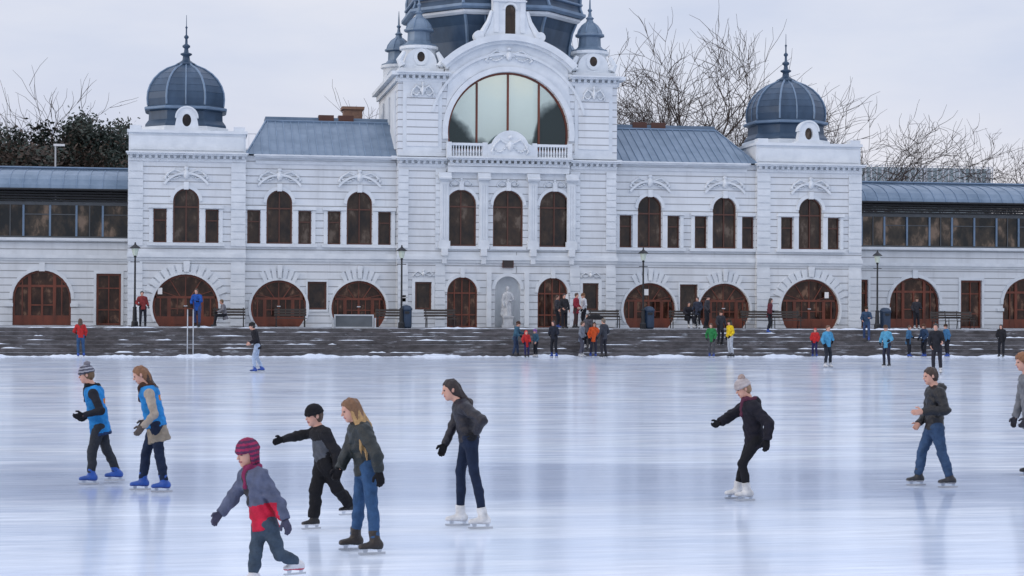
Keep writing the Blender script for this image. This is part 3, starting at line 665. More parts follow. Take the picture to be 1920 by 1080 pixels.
# ---------------------------------------------------------------- arcades
def arcade(s,x1,label):
    A=thing('arcade_building',label,'building',group='low wings flanking the skating hall')
    x0=19.11; yf=3.2
    sx=lambda x:x*s
    mats=[M_rust,M_white]
    feats=[]; x=20.15; k=0
    while x<x1-1.8:
        feats.append((x,k%2)); x+=3.33; k+=1
    hs=[]
    for x,k in feats:
        hs.append(arch(sx(x),1.45,TZ,4.1) if k else rect(sx(x)-.62,sx(x)+.62,TZ,3.95))
    a,b=sorted((sx(x0),sx(x1)))
    MB().plate([rect(a,b,1.1,5.75)]+hs,yf,yf+.3).obj('wall',A,mats)
    MB().box(a,b,yf+.5,yf+9,1.1,5.7).obj('rear_wall',A,mats)
    for x,k in feats:
        if k:
            X=sx(x)
            def bld():
                f=MB(); H=4.1-TZ; hw=1.45
                f.plate([arch(0,hw+.004,0,H+.004),arch(0,hw-.1,.02,H-.1)],.12,.24,back=True)
                for xx,w_,zt_ in ((-.98,.03,1),(-.62,.08,1),(0,.05,0),(.62,.08,1),(.98,.03,1)):
                    f.box(xx-w_,xx+w_,.125,.23,0,(H-hw+math.sqrt((hw-.05)**2-xx*xx)) if zt_ else 2.0)
                for z in (2.0,): f.box(-hw+.05,hw-.05,.13,.235,z-.06,z+.06)
                f.box(-.62,.62,.132,.22,1.0,1.06)
                f.box(-hw+.05,hw-.05,.135,.22,.02,.5)
                return [('f',f.mesh('door_frame',[M_wood])),('glass',MB().plate([arch(0,hw-.02,.01,H-.02)],.2,.205).mesh('glass',[M_doorglass]))]
            put(('aa',),bld,'door',A,(X,yf,TZ))
            mb=MB(); mb.plate([arch(X,1.62,2.3,4.27)[2:]+list(reversed(arch(X,1.455,2.3,4.1)[2:]))],yf-.07,yf+.01,1); mb.box(X-.14,X+.14,yf-.14,yf+.01,4.05,4.5,1)
            for sg in (-1,1): mb.box(X+sg*1.62-.2,X+sg*1.62+.2,yf-.1,yf+.01,2.25,2.42,1)
            mb.obj('door_surround',A,mats)
        else:
            rect_window(sx(x),yf,TZ,3.95,.62,vert=1,rows=(.3,.72),parent=A,mf=M_wood,mg=M_doorglass,name='door',t=.1)
            X=sx(x); MB().plate([rect(X-.75,X+.75,TZ+.01,4.1),rect(X-.625,X+.625,TZ+.011,3.96)],yf-.05,yf-.001,1).obj('door_surround',A,mats)
    mb=MB(); mb.box(a,b,yf-.14,yf+.01,4.72,4.9,1); mb.box(a,b,yf-.07,yf+.01,4.6,4.72,1); mb.obj('string_course',A,mats)
    MB().box(a,b,yf-.25,yf+.01,5.62,5.76,1).obj('cornice',A,mats)
    y2=yf+.25; mb=MB(); n=int((x1-x0)/1.32)
    mb.box(a,b,y2-.02,y2+.12,5.76,5.86,0); mb.box(a,b,y2-.02,y2+.12,7.45,7.62,0)
    for i in range(n+1):
        xx=sx(x0+.05+i*1.32); mb.box(xx-.05,xx+.05,y2-.05,y2+.1,5.86,7.45,1)
        xx=sx(x0+.71+i*1.32); 
        if i%3==1 and abs(xx)<x1: mb.box(xx-.025,xx+.025,y2-.02,y2+.1,5.86,7.45,0)
        if i%3!=1 and abs(xx)<x1-1: mb.box(xx-.6,xx+.6,y2-.01,y2+.10,6.95,7.0,0)
    w=mb.obj('gallery_window',A,[M_grey,M_rib]); mk('glass',MB().plate([rect(a,b,5.86,7.45)],y2+.04,y2+.045).mesh('glass',[M_gal]),w)
    mb=MB()
    for i in range(5):
        z=7.64+i*.13; mb.box(a,b,y2-.12-.1*i,y2+.5,z,z+.08,2)
    pr=[(y2-.85,8.25),(y2-.75,8.45),(y2-.45,8.75),(y2+.05,9.0),(y2+.8,9.2),(y2+2.2,9.4),(y2+2.2,9.5),(y2+6,9.5)]
    vs=[(xx,y,z) for xx in (a,b) for y,z in pr]; m_=len(pr)
    mb.add(vs,[(i,i+1,m_+i+1,m_+i) for i in range(m_-1)],0)
    nn=int((x1-x0)/.66)
    for i in range(nn+1):
        xx=sx(x0+.03+i*.66); mb.tube([(xx,y,z+.01) for y,z in pr[:6]],.028,4,1)
    mb.box(a,b,y2-.9,y2-.5,8.18,8.26,2); mb.tube([(a,y2+2.2,9.52),(b,y2+2.2,9.52)],.06,5,1)
    mb.obj('roof',A,[M_zinc,M_rib,M_black])
    return A
arcade(-1,46,'long white arcade wing with arched doors and zinc roof'); arcade(1,60,'long white arcade wing with arched doors and zinc roof')
# ---------------------------------------------------------------- siting by image pixel column from the photographer's spot
def spot(b,d): return CAM+F*d+R*((b-960)/FP*d)
def spotY(b,Y,z=0):
    dr=F+R*((b-960)/FP); t=(Y-CAM.y)/dr.y; p=CAM+dr*t; return Vector((p.x,Y,z))
# ---------------------------------------------------------------- street furniture
def copies(proto_parts,name,label,cat,locs,group,rz=0):
    for L in locs:
        o=thing(name,label,cat,L,rz,group)
        for n,me in proto_parts: mk(n,me,o)
lm=MB().loft(C12,[(.16,0),(.16,.25),(.11,.32),(.09,.9),(.1,.95),(.05,1.0),(.042,3.3),(.07,3.35),(.05,3.4)]).tube([(-.22,0,3.1),(.22,0,3.1)],.018,6).mesh('post',[M_black],False)
ls=MB().loft(C8,[(.10,3.4),(.17,3.72),(.17,3.74)]).mesh('lantern',[mat('lamp_glass',(.55,.62,.52),.2)])
lc=MB().loft(C8,[(.27,3.741),(.22,3.8),(.08,3.9),(.04,3.95),(.03,4.03)]).mesh('lamp_cap',[M_black])
copies([('post',lm),('lantern',ls),('lamp_cap',lc)],'street_lamp','black iron street lamp with lantern on the terrace','street lamp',[spotY(253,-4.6,TZ),spotY(753,-4.6,TZ),spotY(1206,-4.6,TZ),spotY(1645,-4.6,TZ)],'street lamps along the terrace')
bs=MB(); 
for i in range(4): bs.box(-.8,.8,-.22+i*.12,-.13+i*.12,.42,.455)
bb=MB()
for i in range(3): bb.box(-.8,.8,.26+i*.03,.29+i*.03,.55+i*.13,.65+i*.13)
bl=MB()
bl.tube([(0,-.22,0),(0,-.2,.42),(0,.24,.42),(0,.36,.95)],.025,5).tube([(0,.3,0),(0,.22,.42)],.025,5).tube([(0,-.2,.42),(0,-.2,.62),(0,.27,.62)],.018,5)
mseat=mat('bench_wood',(.06,.05,.045),.7); ms,mbk,ml=bs.mesh('seat',[mseat]),bb.mesh('backrest',[mseat]),bl.mesh('leg',[M_black])
for b in (430,545,735,826,1285,1420,1475,1135,1775,1800):
    o=thing('bench','dark slatted park bench standing on the terrace','bench',spotY(b,-1.7,TZ),0,'benches along the wall')
    mk('seat',ms,o); mk('backrest',mbk,o); mk('leg',ml,o,(-.7,0,0)); mk('leg',ml,o,(.7,0,0))
binm=MB().loft(C12,[(.22,0),(.27,.08),(.27,.85),(.3,.88),(.3,.95),(.2,1.08),(.06,1.12)]).mesh('bin_body',[mat('bin_paint',(.02,.045,.09),.5)])
for b,Y in ((762,-4.4),(1217,-4.4),(1660,-4.4)):
    o=thing('litter_bin','dark blue litter bin with domed lid beside lamp','bin',spotY(b,Y,TZ),0,'litter bins on the terrace'); mk('body',binm,o)
    mk('opening',MB().box(-.12,.12,-.305,-.29,.7,.82).mesh('opening',[M_black]),o)
p=spotY(357,-6.8,0); hr=thing('handrail','pair of grey steel handrails running down the steps','handrail',(p.x,0,0))
for dx in (-.12,.14):
    MB().tube([(dx,-7.7,.0),(dx,-7.7,.95),(dx,-5.7,2.15),(dx,-5.7,TZ)],.028,6).tube([(dx,-6.75,.7),(dx,-6.75,1.52)],.02,6).obj('rail',hr,[mat('rail_paint',(.42,.45,.49),.5)])
p=spotY(664,-5.2,TZ); bd=thing('notice_board','low dark board with white frame standing on the terrace edge','board',p)
MB().plate([rect(-.95,.95,.0,.66),rect(-.88,.88,.07,.59)],-.04,.04,0,back=True).obj('frame',bd,[M_board]); MB().plate([rect(-.90,.90,.05,.61)],0,.004).obj('panel',bd,[mat('board_panel',(.06,.07,.08),.5,c2=(.16,.18,.20),vs=.7)])
for s in(-1,1): a,b=sorted((s*.98,s*1.05)); MB().box(a,b,-.12,.12,0,.5).obj('foot',bd,[M_board])
for b,Y,z in ((1212,-.02,3.0),(1550,-.28,2.9),(300,-.28,2.9),(757,-.5,2.6),(1062,-.5,2.7)):
    p=spotY(b,Y-.02,z); o=thing('paper_notice','small white paper notice fixed by the doors','notice',p,0,'notices at the doors',MB().box(-.11,.11,-.01,.01,0,.32).mesh('paper_notice',[M_paper]))
# ---------------------------------------------------------------- trees
def bare_tree(loc,H,seed,spread=1.,lean=0.,maxl=5,label='leafless tree with open dark branches behind the building'):
    rnd=random.Random(seed); tr=MB(); cr=MB()
    def br(p,d,L,r,lv):
        pts=[p]; n=5 if lv<3 else 3; dd=d.copy()
        for i in range(n):
            dd=(dd+Vector((rnd.uniform(-1,1),rnd.uniform(-1,1),rnd.uniform(-.5,.62)))*(.17+.05*lv)).normalized()
            pts.append(pts[-1]+dd*L/n)
        rr=[r*(1-.5*i/n) for i in range(n+1)]
        (tr if lv<2 else cr).tube(pts,rr,6 if lv<2 else (4 if lv<4 else 3))
        if lv>=maxl: return
        k=(4,4,4,4,3,2)[lv]
        for j in range(k):
            t=(.45+.55*(j+1)/k) if lv<1 else (.3+.7*(j+1)/k)
            ii=min(n,max(1,int(round(t*n)))); q=pts[ii]
            az=rnd.uniform(0,2*math.pi); ax=Vector((math.cos(az),math.sin(az)*.8,rnd.uniform(-.2,.35))).normalized()
            ang=rnd.uniform(.45,.95)*spread
            nd=(dd*math.cos(ang)+(ax-dd*ax.dot(dd)).normalized()*math.sin(ang)+Vector((0,0,.06))).normalized()
            br(q,nd,L*rnd.uniform(.60,.82),max(rr[ii]*rnd.uniform(.55,.75),.016),lv+1)
    br(Vector((0,0,-.2)),Vector((lean,0,1)).normalized(),H*.36,H*.021,0)
    zs=max(v[2] for v in cr.v); k=H/zs
    o=thing('tree',label,'tree',loc)
    for m_ in (tr,cr): m_.v=[(x*k,y*k,z*k) for x,y,z in m_.v]
    tr.obj('trunk',o,[M_bark]); cr.obj('crown',o,[M_bark]); return o
def sp(b,Y): return spotY(b,Y,1.28)
bare_tree(sp(1345,22),19.2,11,.9,.0); bare_tree(sp(1265,26),20.5,4,.75,-.02); bare_tree(sp(1425,26),16.5,19,.95,.05)
bare_tree(sp(1185,18),16.5,8,.65,0,4); bare_tree(sp(697,20),15.5,5,.55,0,4); bare_tree(sp(1600,26),15.2,21,1.0,.05); bare_tree(sp(1535,34),17.5,27,.9,.03,4)
bare_tree(sp(1880,26),13.6,33,1.05,0); bare_tree(sp(1930,24),14.5,37,1.,.0); bare_tree(sp(35,28),16.8,41,.8,0,4); bare_tree(sp(85,30),16.8,43,.75,.03,4)
bare_tree(sp(1720,38),12,45,1.,0,4)
M_leaf=mat('evergreen_leaf',(.018,.036,.030),.8,c2=(.045,.05,.038),vs=.7)
M_leafb=mat('brown_leaf',(.08,.05,.035),.85,c2=(.035,.03,.025),vs=.8)
def leafy(seed,H,W,n=8000,brown=.12):
    rnd=random.Random(seed); mb=MB(); cl=[]
    for i in range(60):
        t=rnd.random(); a=rnd.uniform(0,2*math.pi); z=H*(.22+.75*t); rr=W*(1-.6*t)*rnd.uniform(.3,1)
        cl.append((rr*math.cos(a),rr*math.sin(a),z,rnd.uniform(.5,1.15)))
    for i in range(n):
        c=rnd.choice(cl); u=Vector((rnd.gauss(0,.5),rnd.gauss(0,.5),rnd.gauss(0,.4)))*c[3]
        p=Vector(c[:3])+u; s=rnd.uniform(.07,.16); a=Vector((rnd.gauss(0,1),rnd.gauss(0,1),rnd.gauss(0,1))).normalized(); b=a.orthogonal().normalized()
        mb.add([p-a*s,p+b*s*.6,p+a*s,p-b*s*.6],[(0,1,2,3)],1 if rnd.random()<brown else 0)
    tk=MB().tube([(0,0,-.2),(.1,0,H*.4),(0,.1,H*.9)],[.25,.16,.04],7)
    for c in cl[::2]: tk.tube([(0,0,c[2]*.75),c[:3]],[.06,.02],4)
    return tk.mesh('trunk',[M_bark]),mb.mesh('crown',[M_leaf,M_leafb])
lv=[leafy(1,11,3.2),leafy(2,9,3.6,brown=.6),leafy(3,12.5,2.8)]
for i,(b,Y,k,sc) in enumerate(((175,24,2,1.06),(215,26,0,1.16),(140,27,0,1.16),(95,24,0,1.12),(55,26,1,1.10),(15,24,0,1.08),(-25,26,0,1.12),(120,32,2,1.02),(238,30,2,.95),(190,20,1,1.05),(75,20,1,1.18),(30,20,1,1.12),(-10,20,1,1.2),(130,20,1,1.15),(1690,40,1,.85),(1790,44,1,.85),(1640,42,1,.9))):
    o=thing('tree','dense dark evergreen tree behind the arcade wing' ,'tree',sp(b,Y),i*1.3,'evergreen trees behind the wings'); o.scale=(sc,)*3
    mk('trunk',lv[k][0],o); mk('crown',lv[k][1],o)
def railing(b0,b1,Y,z0,z1,label,solid,t):
    p0,p1=spotY(b0,Y,1.28),spotY(b1,Y,1.28); o=thing('fence',label,'fence',p0)
    L=p1.x-p0.x; mb=MB(); z0-=1.28; z1-=1.28
    mb.box(0,L,-.03,.03,z1-.05,z1); mb.box(0,L,-.03,.03,z0,z0+.05)
    n=int(L/.5)
    for i in range(n+1): mb.box(i*L/n-t,i*L/n+t,-.02,.02,z0+.05,z1-.05)
    for i in range(int(L/6)+1): mb.box(i*6-.05,i*6+.05,.06,.2,0,z1)
    mb.obj('rail',o,[mat('pale_rail',(.62,.65,.72),.6)])
    MB().box(0,L,.31,1.2,0,z0 if not solid else z1-.15).obj('wall',o,[mat('pale_wall',(.45,.50,.55),.8,c2=(.25,.33,.36),vs=.9,sc=(3,1,.2))])
railing(-60,760,48,14.2,15.4,'pale steel railing on a raised deck behind trees',False,.012)
railing(1612,1860,60,13.2,14.9,'glazed pale fence far behind the arcade wing',True,.05)
p=sp(102,12); o=thing('street_lamp','tall grey modern street lamp with flat head','street lamp',p)
MB().tube([(0,0,0),(0,0,9.9)],[.08,.05],6).obj('post',o,[M_metal]); MB().box(-.1,.5,-.1,.1,9.9,10.02).obj('lamp_head',o,[M_paper])
print('building done',time.time()-T0)
# ---------------------------------------------------------------- people
def V3(*a): return np.array(a,float)
def nz(a): a=np.asarray(a,float); return a/ (np.linalg.norm(a)+1e-12)
def hand_prims(w,d,n,t,sc,g):
    pr=[]
    for off,L in zip((.030,.010,-.010,-.029),(.070,.078,.072,.056)):
        k=w+d*(.088*sc-(.006 if abs(off)>.02 else 0))+t*off*sc
        pr.append(cone(w+d*.01+t*off*.55*sc,k,.017*sc+g,.0125*sc+g,.014))
        for Ls,ang in ((.45,.3),(.3,.75),(.25,1.15)):
            e=k+(d*math.cos(ang)+n*math.sin(ang))*L*Ls*sc; pr.append(cone(k,e,.0095*sc+g,.0085*sc+g,.004)); k=e
    b=w+d*.025*sc+t*.028*sc; e=b+nz(d*.6+t*.75+n*.25)*.046*sc; pr.append(cone(b,e,.015*sc+g,.0115*sc+g,.012)); pr.append(cone(e,e+nz(d*.95+t*.2+n*.4)*.036*sc,.011*sc+g,.009*sc+g,.004))
    return pr
def person(label,root,J,f,b=1.,v=.014,head_yaw=0,look=-.15,hs=None,top=None,sleeve=None,thick=.024,hem=.10,vest=False,
           pants=(.02,.025,.04),pthick=.012,hair=(.05,.03,.02),hairstyle='short',hair2=None,hat=None,gloves=None,skate=(.8,.8,.82),sole=(.05,.05,.05),
           scarf=None,hood=False,skirt=None,paint=None,paintmats=None,rz=None,group=None,toprough=.85,foldamp=.007):
    lo=v>.018
    if hs is None: hs=max(b*.96,.86)
    o=thing('person',label,'person',root,-TH if rz is None else rz,group)
    f=nz((f[0],f[1],0)); sv=V3(-f[1],f[0],0); Z=V3(0,0,1)
    a=head_yaw; hf=nz(f*math.cos(a)+sv*math.sin(a)); hf=nz(hf+Z*look); hsd=nz(np.cross(Z,hf)); hu=np.cross(hf,hsd)
    H=J['head']; Nk=J['neck']; Pe=J['pel']; up=nz(Nk-Pe)
    shw=.158*b
    Sh=[Nk+sv*shw-up*.055*b,Nk-sv*shw-up*.055*b]; Hp=[Pe+sv*.085*b,Pe-sv*.085*b]
    El=[J['el'],J['er']];Wr=[J['wl'],J['wr']];Kn=[J['kl'],J['kr']];An=[J['al'],J['ar']]
    h=hs; fr=(hf,hsd,hu)
    waist=Pe+(Nk-Pe)*.36
    pr=[ell(H+hu*.028*h-hf*.012*h,(.096*h,.077*h,.088*h),fr,.02),ell(H-hu*.042*h+hf*.022*h,(.068*h,.058*h,.074*h),fr,.03),
        cone(H-hu*.095*h+hf*.058*h,H-hu*.095*h+hf*.06*h,.024*h,.022*h,.02),
        cone(H+hf*.088*h+hu*.008*h,H+hf*.106*h-hu*.026*h,.008*h,.012*h,.008),
        cone(H+hf*.078*h-hsd*.035*h+hu*.026*h,H+hf*.078*h+hsd*.035*h+hu*.026*h,.012*h,.012*h,.012),
        cone(H+hf*.085*h-hsd*.016*h-hu*.058*h,H+hf*.085*h+hsd*.016*h-hu*.058*h,.010*h,.010*h,.006),
        ell(H-hsd*.078*h-hf*.012*h-hu*.002,(.020*h,.010*h,.032*h),fr,.006),ell(H+hsd*.078*h-hf*.012*h-hu*.002,(.020*h,.010*h,.032*h),fr,.006),
        cone(H-hu*.07*h-hf*.02*h,Nk,.052*b,.062*b,.03),
        eseg(Nk-up*.06*b,waist,(.15*b,.095*b),(.115*b,.085*b),sv,.04),eseg(waist,Pe,(.115*b,.085*b),(.135*b,.1*b),sv,.04)]
    for i in (0,1):
        pr+=[cone(Nk-up*.03*b,Sh[i],.055*b,.055*b,.04),cone(Sh[i],El[i],.05*b,.038*b,.03),cone(El[i],Wr[i],.038*b,.026*b,.02),
             cone(Hp[i],Kn[i],.074*b,.046*b,.04),cone(Kn[i],Kn[i]*.6+An[i]*.4-f*.012,.046*b,.044*b,.02),cone(Kn[i]*.6+An[i]*.4-f*.012,An[i],.044*b,.032*b,.02)]
    if not lo:
        for s in (-1,1): pr.append(ell(H+hf*.094*h+hsd*s*.031*h+hu*.008*h,(.016*h,.014*h,.010*h),fr,.004,sub=True))
    me=sdf_mesh('body',pr,v,[M_skin,M_lip],fine=(H,.15,.0075 if not lo else .013),paint=(lambda c: (np.linalg.norm((c-(H+hf*.094*h-hu*.058*h))/np.array([.03,.03,.012]),axis=1)<1) if not lo else np.zeros(len(c))))
    mk('body',me,o)
    if not lo:
        for s in (-1,1):
            mk('eye',sdf_mesh('eye',[ell(H+hf*.078*h+hsd*s*.031*h+hu*.008*h,(.014*h,.013*h,.009*h),fr,.003)],.005,[M_eye]),o)
    sd=random.uniform(0,9)
    fold=lambda amp:(lambda x,y,z: amp*np.sin(17*x+sd+5*np.sin(13*z+sd))*np.sin(19*y+11*z+2*np.sin(23*z))+amp*.7*np.sin(47*z+15*x+4*np.sin(17*y+sd)+3*np.sin(23*x)))
    pt=pthick; pc=[]
    cutw=[(Pe+up*.12*b,up)]
    pc.append(eseg(Pe+up*.08*b,Pe-up*.02,((.125)*b+pt,(.09)*b+pt),((.14)*b+pt,(.105)*b+pt),sv,.04,cut=cutw))
    for i in (0,1):
        dn=nz(An[i]-Kn[i]); e=An[i]-dn*.02
        cut=[(e,dn)]
        pc+=[cone(Hp[i],Kn[i],.083*b+pt,.052*b+pt,.035),cone(Kn[i],Kn[i]*.55+An[i]*.45-f*.01,.053*b+pt,.050*b+pt,.02),cone(Kn[i]*.55+An[i]*.45-f*.01,An[i],.050*b+pt,.037*b+pt*1.4,.02,cut=cut)]
    mk('trousers',sdf_mesh('trousers',pc,v,[cloth(pants)],disp=fold(min(.005,pt*.35) if not lo else 0)),o)
    if skirt:
        c=[(Pe-up*.24*b,-up),(Pe+up*.1,up)]
        mk('skirt',sdf_mesh('skirt',[eseg(Pe+up*.1,Pe-up*.4,(.15*b,.12*b),(.205*b,.165*b),sv,.03,cut=c)],v,[cloth(skirt)],disp=fold(.006)),o)
    def torso(th,hm):
        c=[(Pe-up*hm,-up)]; 
        return [eseg(Nk-up*.07*b,waist,(.158*b+th,.105*b+th),(.122*b+th,.092*b+th),sv,.04),
                eseg(waist,Pe-up*(hm+.15),(.122*b+th,.092*b+th),(.158*b+th,.122*b+th),sv,.04,cut=c),
                cone(Nk-up*.05*b,Nk+up*.035*b,.075*b+th*.5,.066*b+th*.3,.03,cut=[(Nk+up*.04*b,up)])]
    def arms_(th):
        r=[]
        for i in (0,1):
            d=nz(Wr[i]-El[i]); e=Wr[i]-d*.005
            r+=[cone(Nk-up*.035*b,Sh[i],.055*b+th,.055*b+th,.04),cone(Sh[i],El[i],.054*b+th,.043*b+th,.03),cone(El[i],Wr[i]+d*.04,.043*b+th,.034*b+th*.75,.02,cut=[(e,d)])]
        return r
    tm=cloth(top,toprough)
    if vest:
        mk('sweater',sdf_mesh('sweater',torso(thick*.5,.02)+arms_(thick*.55),v,[cloth(sleeve)],disp=fold(.004)),o)
        vt=torso(thick+.016,hem)+[cone(Nk-up*.05*b,Sh[i]*.8+Nk*.2,.055*b+thick+.012,.05*b+thick+.012,.03) for i in (0,1)]
        mk('vest',sdf_mesh('vest',vt,v,paintmats or [tm],disp=fold(.006),paint=(lambda c:paint(c,f,sv,up,Pe,Nk)) if paint else None),o)
    else:
        pp=torso(thick,hem)+arms_(thick)
        if hood: pp.append(ell(Nk-f*.085*b+up*.015,(.06*b,.115*b,.07*b),(f,sv,up),.03))
        mk('jacket',sdf_mesh('jacket',pp,v,paintmats or [tm],disp=fold(foldamp if not lo else .003),paint=(lambda c:paint(c,f,sv,up,Pe,Nk)) if paint else None),o)
    if scarf:
        sp_=[]
        for k in range(8):
            a0,a1=2*math.pi*k/8,2*math.pi*(k+1)/8; q=lambda t:Nk+up*(.045*b+.012*math.sin(3*t))+(f*math.cos(t)*.078+sv*math.sin(t)*.075)*b
            sp_.append(cone(q(a0),q(a1),.034*b,.034*b,.012))
        sp_+= [cone(Nk+f*.1*b,Nk+f*.13*b-up*.16*b,.038*b,.03*b,.02)]
        mk('scarf',sdf_mesh('scarf',sp_,v*.8,[cloth(scarf)],disp=fold(.005)),o)
    for i in (0,1):
        d=nz(Wr[i]-El[i]); t=f-d*np.dot(f,d)
        if np.linalg.norm(t)<.25: t=Z-d*np.dot(Z,d)
        t=nz(t); inn=(-sv if i==0 else sv); n=inn-d*np.dot(inn,d)-t*np.dot(inn,t)
        if np.linalg.norm(n)<.1: n=np.cross(d,t)
        n=nz(n); gm=cloth(gloves) if gloves else M_skin
        mk('glove' if gloves else 'hand',sdf_mesh('glove',hand_prims(Wr[i]-d*.01,d,n,t,b if b>.85 else b*1.05,.0035 if gloves else 0),.0055 if not lo else .010,[gm]),o)
    hm=cloth(hair,.55,c2=tuple(x*1.7 for x in hair),vs=30)
    strand=lambda x,y,z:.004*np.sin(70*x+60*y+4*np.sin(9*z))+.004*np.sin(120*y-90*x+5*np.sin(7*z))
    hp=[ell(H+hu*.030*h-hf*.010*h,(.105*h,.088*h,.099*h),fr,.01,cut=[(H+hf*.022*h,nz(hf-hu*.78))]),
        ell(H-hu*.02*h-hf*.045*h,(.062*h,.079*h,.075*h),fr,.02)]
    if hairstyle=='curly': hp=[ell(H+hu*.04*h-hf*.012*h,(.118*h,.105*h,.112*h),fr,.01,cut=[(H+hf*.03*h,nz(hf-hu*.78))]),ell(H-hu*.02*h-hf*.05*h,(.07*h,.09*h,.08*h),fr,.02)]; strand=lambda x,y,z:.011*np.sin(80*x)*np.sin(85*y)*np.sin(75*z)
    elif hairstyle=='tied':
        hp+= [ell(H-hf*.045*h-hu*.005*h,(.072*h,.083*h,.075*h),fr,.03),ell(H-hf*.125*h-hu*.02*h,(.045*h,.042*h,.045*h),fr,.03),cone(H-hf*.13*h-hu*.03*h,H-hf*.13*h-hu*.13*h,.032*h,.014*h,.02)]
    elif hairstyle=='swept':
        hp+=[ell(H-hf*.075*h-hu*.045*h,(.06*h,.075*h,.085*h),fr,.03),eseg(H-hf*.07*h-hu*.04*h,Nk-f*.085*b,(.074*h,.05*h),(.075*h,.04*h),hsd,.03),cone(Nk-f*.09*b,Nk-f*.10*b-up*.05,.045*h,.025*h,.02)]
    elif hairstyle in('long','shoulder'):
        L=.40 if hairstyle=='long' else .2
        e2=Nk-f*.105*b-up*(L*.55)
        hp+= [eseg(H-hf*.045*h,Nk-f*.075*b,(.084*h,.06*h),(.092*h,.045*h),hsd,.03),eseg(Nk-f*.07*b,e2,(.095*h,.045*h),(.05*h,.025*h),hsd,.02),
              cone(H+hsd*.074*h-hf*.012,Nk+sv*.085*b-up*.06-f*.0,.027*h,.03*h,.02),cone(H-hsd*.074*h-hf*.012,Nk-sv*.085*b-up*.06,.027*h,.03*h,.02)]
        if hairstyle=='long':    # locks falling over the near shoulder and chest
            for dx,l2,r0 in ((-.035,.26,.030),(.0,.34,.034),(.04,.28,.030)):
                q0=Nk+sv*.095*b-up*.02+f*dx; q1=Nk+sv*.165*b+f*(dx+.005)-up*.13; q2=Nk+sv*.165*b+f*(dx*1.1+.03)-up*l2
                hp+=[cone(H+hsd*.07*h-hu*.06*h+hf*dx*.5-hf*.03,q0,.028,r0,.02),cone(q0,q1,r0,r0*.95,.015),cone(q1,q2,r0*.95,.008,.012)]
            hp.append(cone(Nk-sv*.08*b-up*.04,Nk-sv*.09*b+f*.12-up*.24,.032,.012,.02))
    hmats=[hm]; hpaint=None
    if hair2:
        hmats=[hm,cloth(hair2,.5,c2=tuple(x*.6 for x in hair2),vs=30)]
        hpaint=lambda c:(((c-H)@up+.05*np.sin(70*c[:,0]+60*c[:,1]))<-.055).astype(int)
    mk('hair',sdf_mesh('hair',hp,v*.7,hmats,disp=strand,paint=hpaint),o)
    if hat:
        hc,kind=hat[0],hat[1]
        ct=[(H+hu*.030*h,nz(-hu-hf*.12))]
        q=[ell(H+hu*.045*h-hf*.008*h,(.116*h,.100*h,.108*h),fr,.01,cut=ct)]
        for k in range(10):
            a0,a1=2*math.pi*k/10,2*math.pi*(k+1)/10; w=lambda t:H+hu*(.042-.012*math.cos(t))*h-hf*.008*h+hf*math.cos(t)*.104*h+hsd*math.sin(t)*.089*h
            q.append(cone(w(a0),w(a1),.020*h,.020*h,.008))
        if kind=='flap':
            for s in (-1,1): q.append(cone(H+hsd*s*.085*h+hu*.02*h-hf*.01,H+hsd*s*.075*h-hu*.10*h,.03*h,.018*h,.02))
            q.append(eseg(H-hf*.06*h,H-hf*.06*h-hu*.09*h,(.085*h,.05*h),(.07*h,.045*h),hsd,.03))
        ptf=None; hm_=[cloth(hc)]
        if len(hat)>2:
            hm_=[cloth(hc),cloth(hat[2])]; ptf=lambda c:(np.floor(((c-H)@hu)/(.022*h))%2).astype(int)
        mk('hat',sdf_mesh('hat',q,v*.7,hm_,disp=lambda x,y,z:.003*np.sin(140*x)*np.sin(130*y),paint=ptf),o)
        if kind=='pom':
            c=H+hu*.155*h-hf*.03*h
            mk('pompom',sdf_mesh('pompom',[ell(c,(.05*h,.05*h,.045*h),fr,.01)],v*.6,[cloth(hat[3] if len(hat)>3 else hc)],disp=lambda x,y,z:.008*np.sin(130*x)*np.sin(120*y)*np.sin(125*z)),o)
    for i in (0,1):
        A_=An[i]; td=f; sn_=nz(np.cross(Z,td)); ux=nz(np.cross(td,sn_)); ux=ux if ux[2]>0 else -ux
        shin=nz(Kn[i]-A_)
        sole_z=-.073*b; kk=b
        ct=[(A_+ux*sole_z,-ux)]
        q=[eseg(A_-ux*.035*kk-td*.035*kk,A_-ux*.052*kk+td*.135*kk,(.044*kk,.05*kk),(.042*kk,.032*kk),sn_,.03,cut=ct),
           cone(A_-ux*.02*kk-td*.01*kk,A_+shin*.10*kk,.052*kk,.056*kk,.03,cut=[(A_+shin*.11*kk,shin)]),ell(A_-ux*.045*kk-td*.055*kk,(.035*kk,.04*kk,.045*kk),(td,sn_,ux),.02,cut=ct)]
        bt=sdf_mesh('boot',q,v*.75,[cloth(skate,.4),cloth(sole,.5)],paint=lambda c:((c-A_)@ux<-.058*kk))
        s_=mk('skate',bt,o)
        mb=MB(); base=A_+ux*sole_z
        def P(u,w_,t_): return tuple(base+td*u*kk+sn_*t_*kk+ux*w_*kk)
        for u0,u1 in ((-.075,-.03),(.07,.12)):
            mb.add([P(u0,0,-.012),P(u1,0,-.012),P(u1,0,.012),P(u0,0,.012),P(u0+.005,-.035,-.004),P(u1-.005,-.035,-.004),P(u1-.005,-.035,.004),P(u0+.005,-.035,.004)],[(0,1,5,4),(1,2,6,5),(2,3,7,6),(3,0,4,7),(4,5,6,7)])
        hz=-(.057)
        L=[(-.115,-.034),(.165,-.034),(.172,-.042),(.165,hz+.006),(.14,hz),(-.115,hz)]
        mb.add([P(u,w_,-.0025) for u,w_ in L]+[P(u,w_,.0025) for u,w_ in L],[tuple(range(6)),tuple(range(11,5,-1))]+[(k,(k+1)%6,(k+1)%6+6,k+6) for k in range(6)])
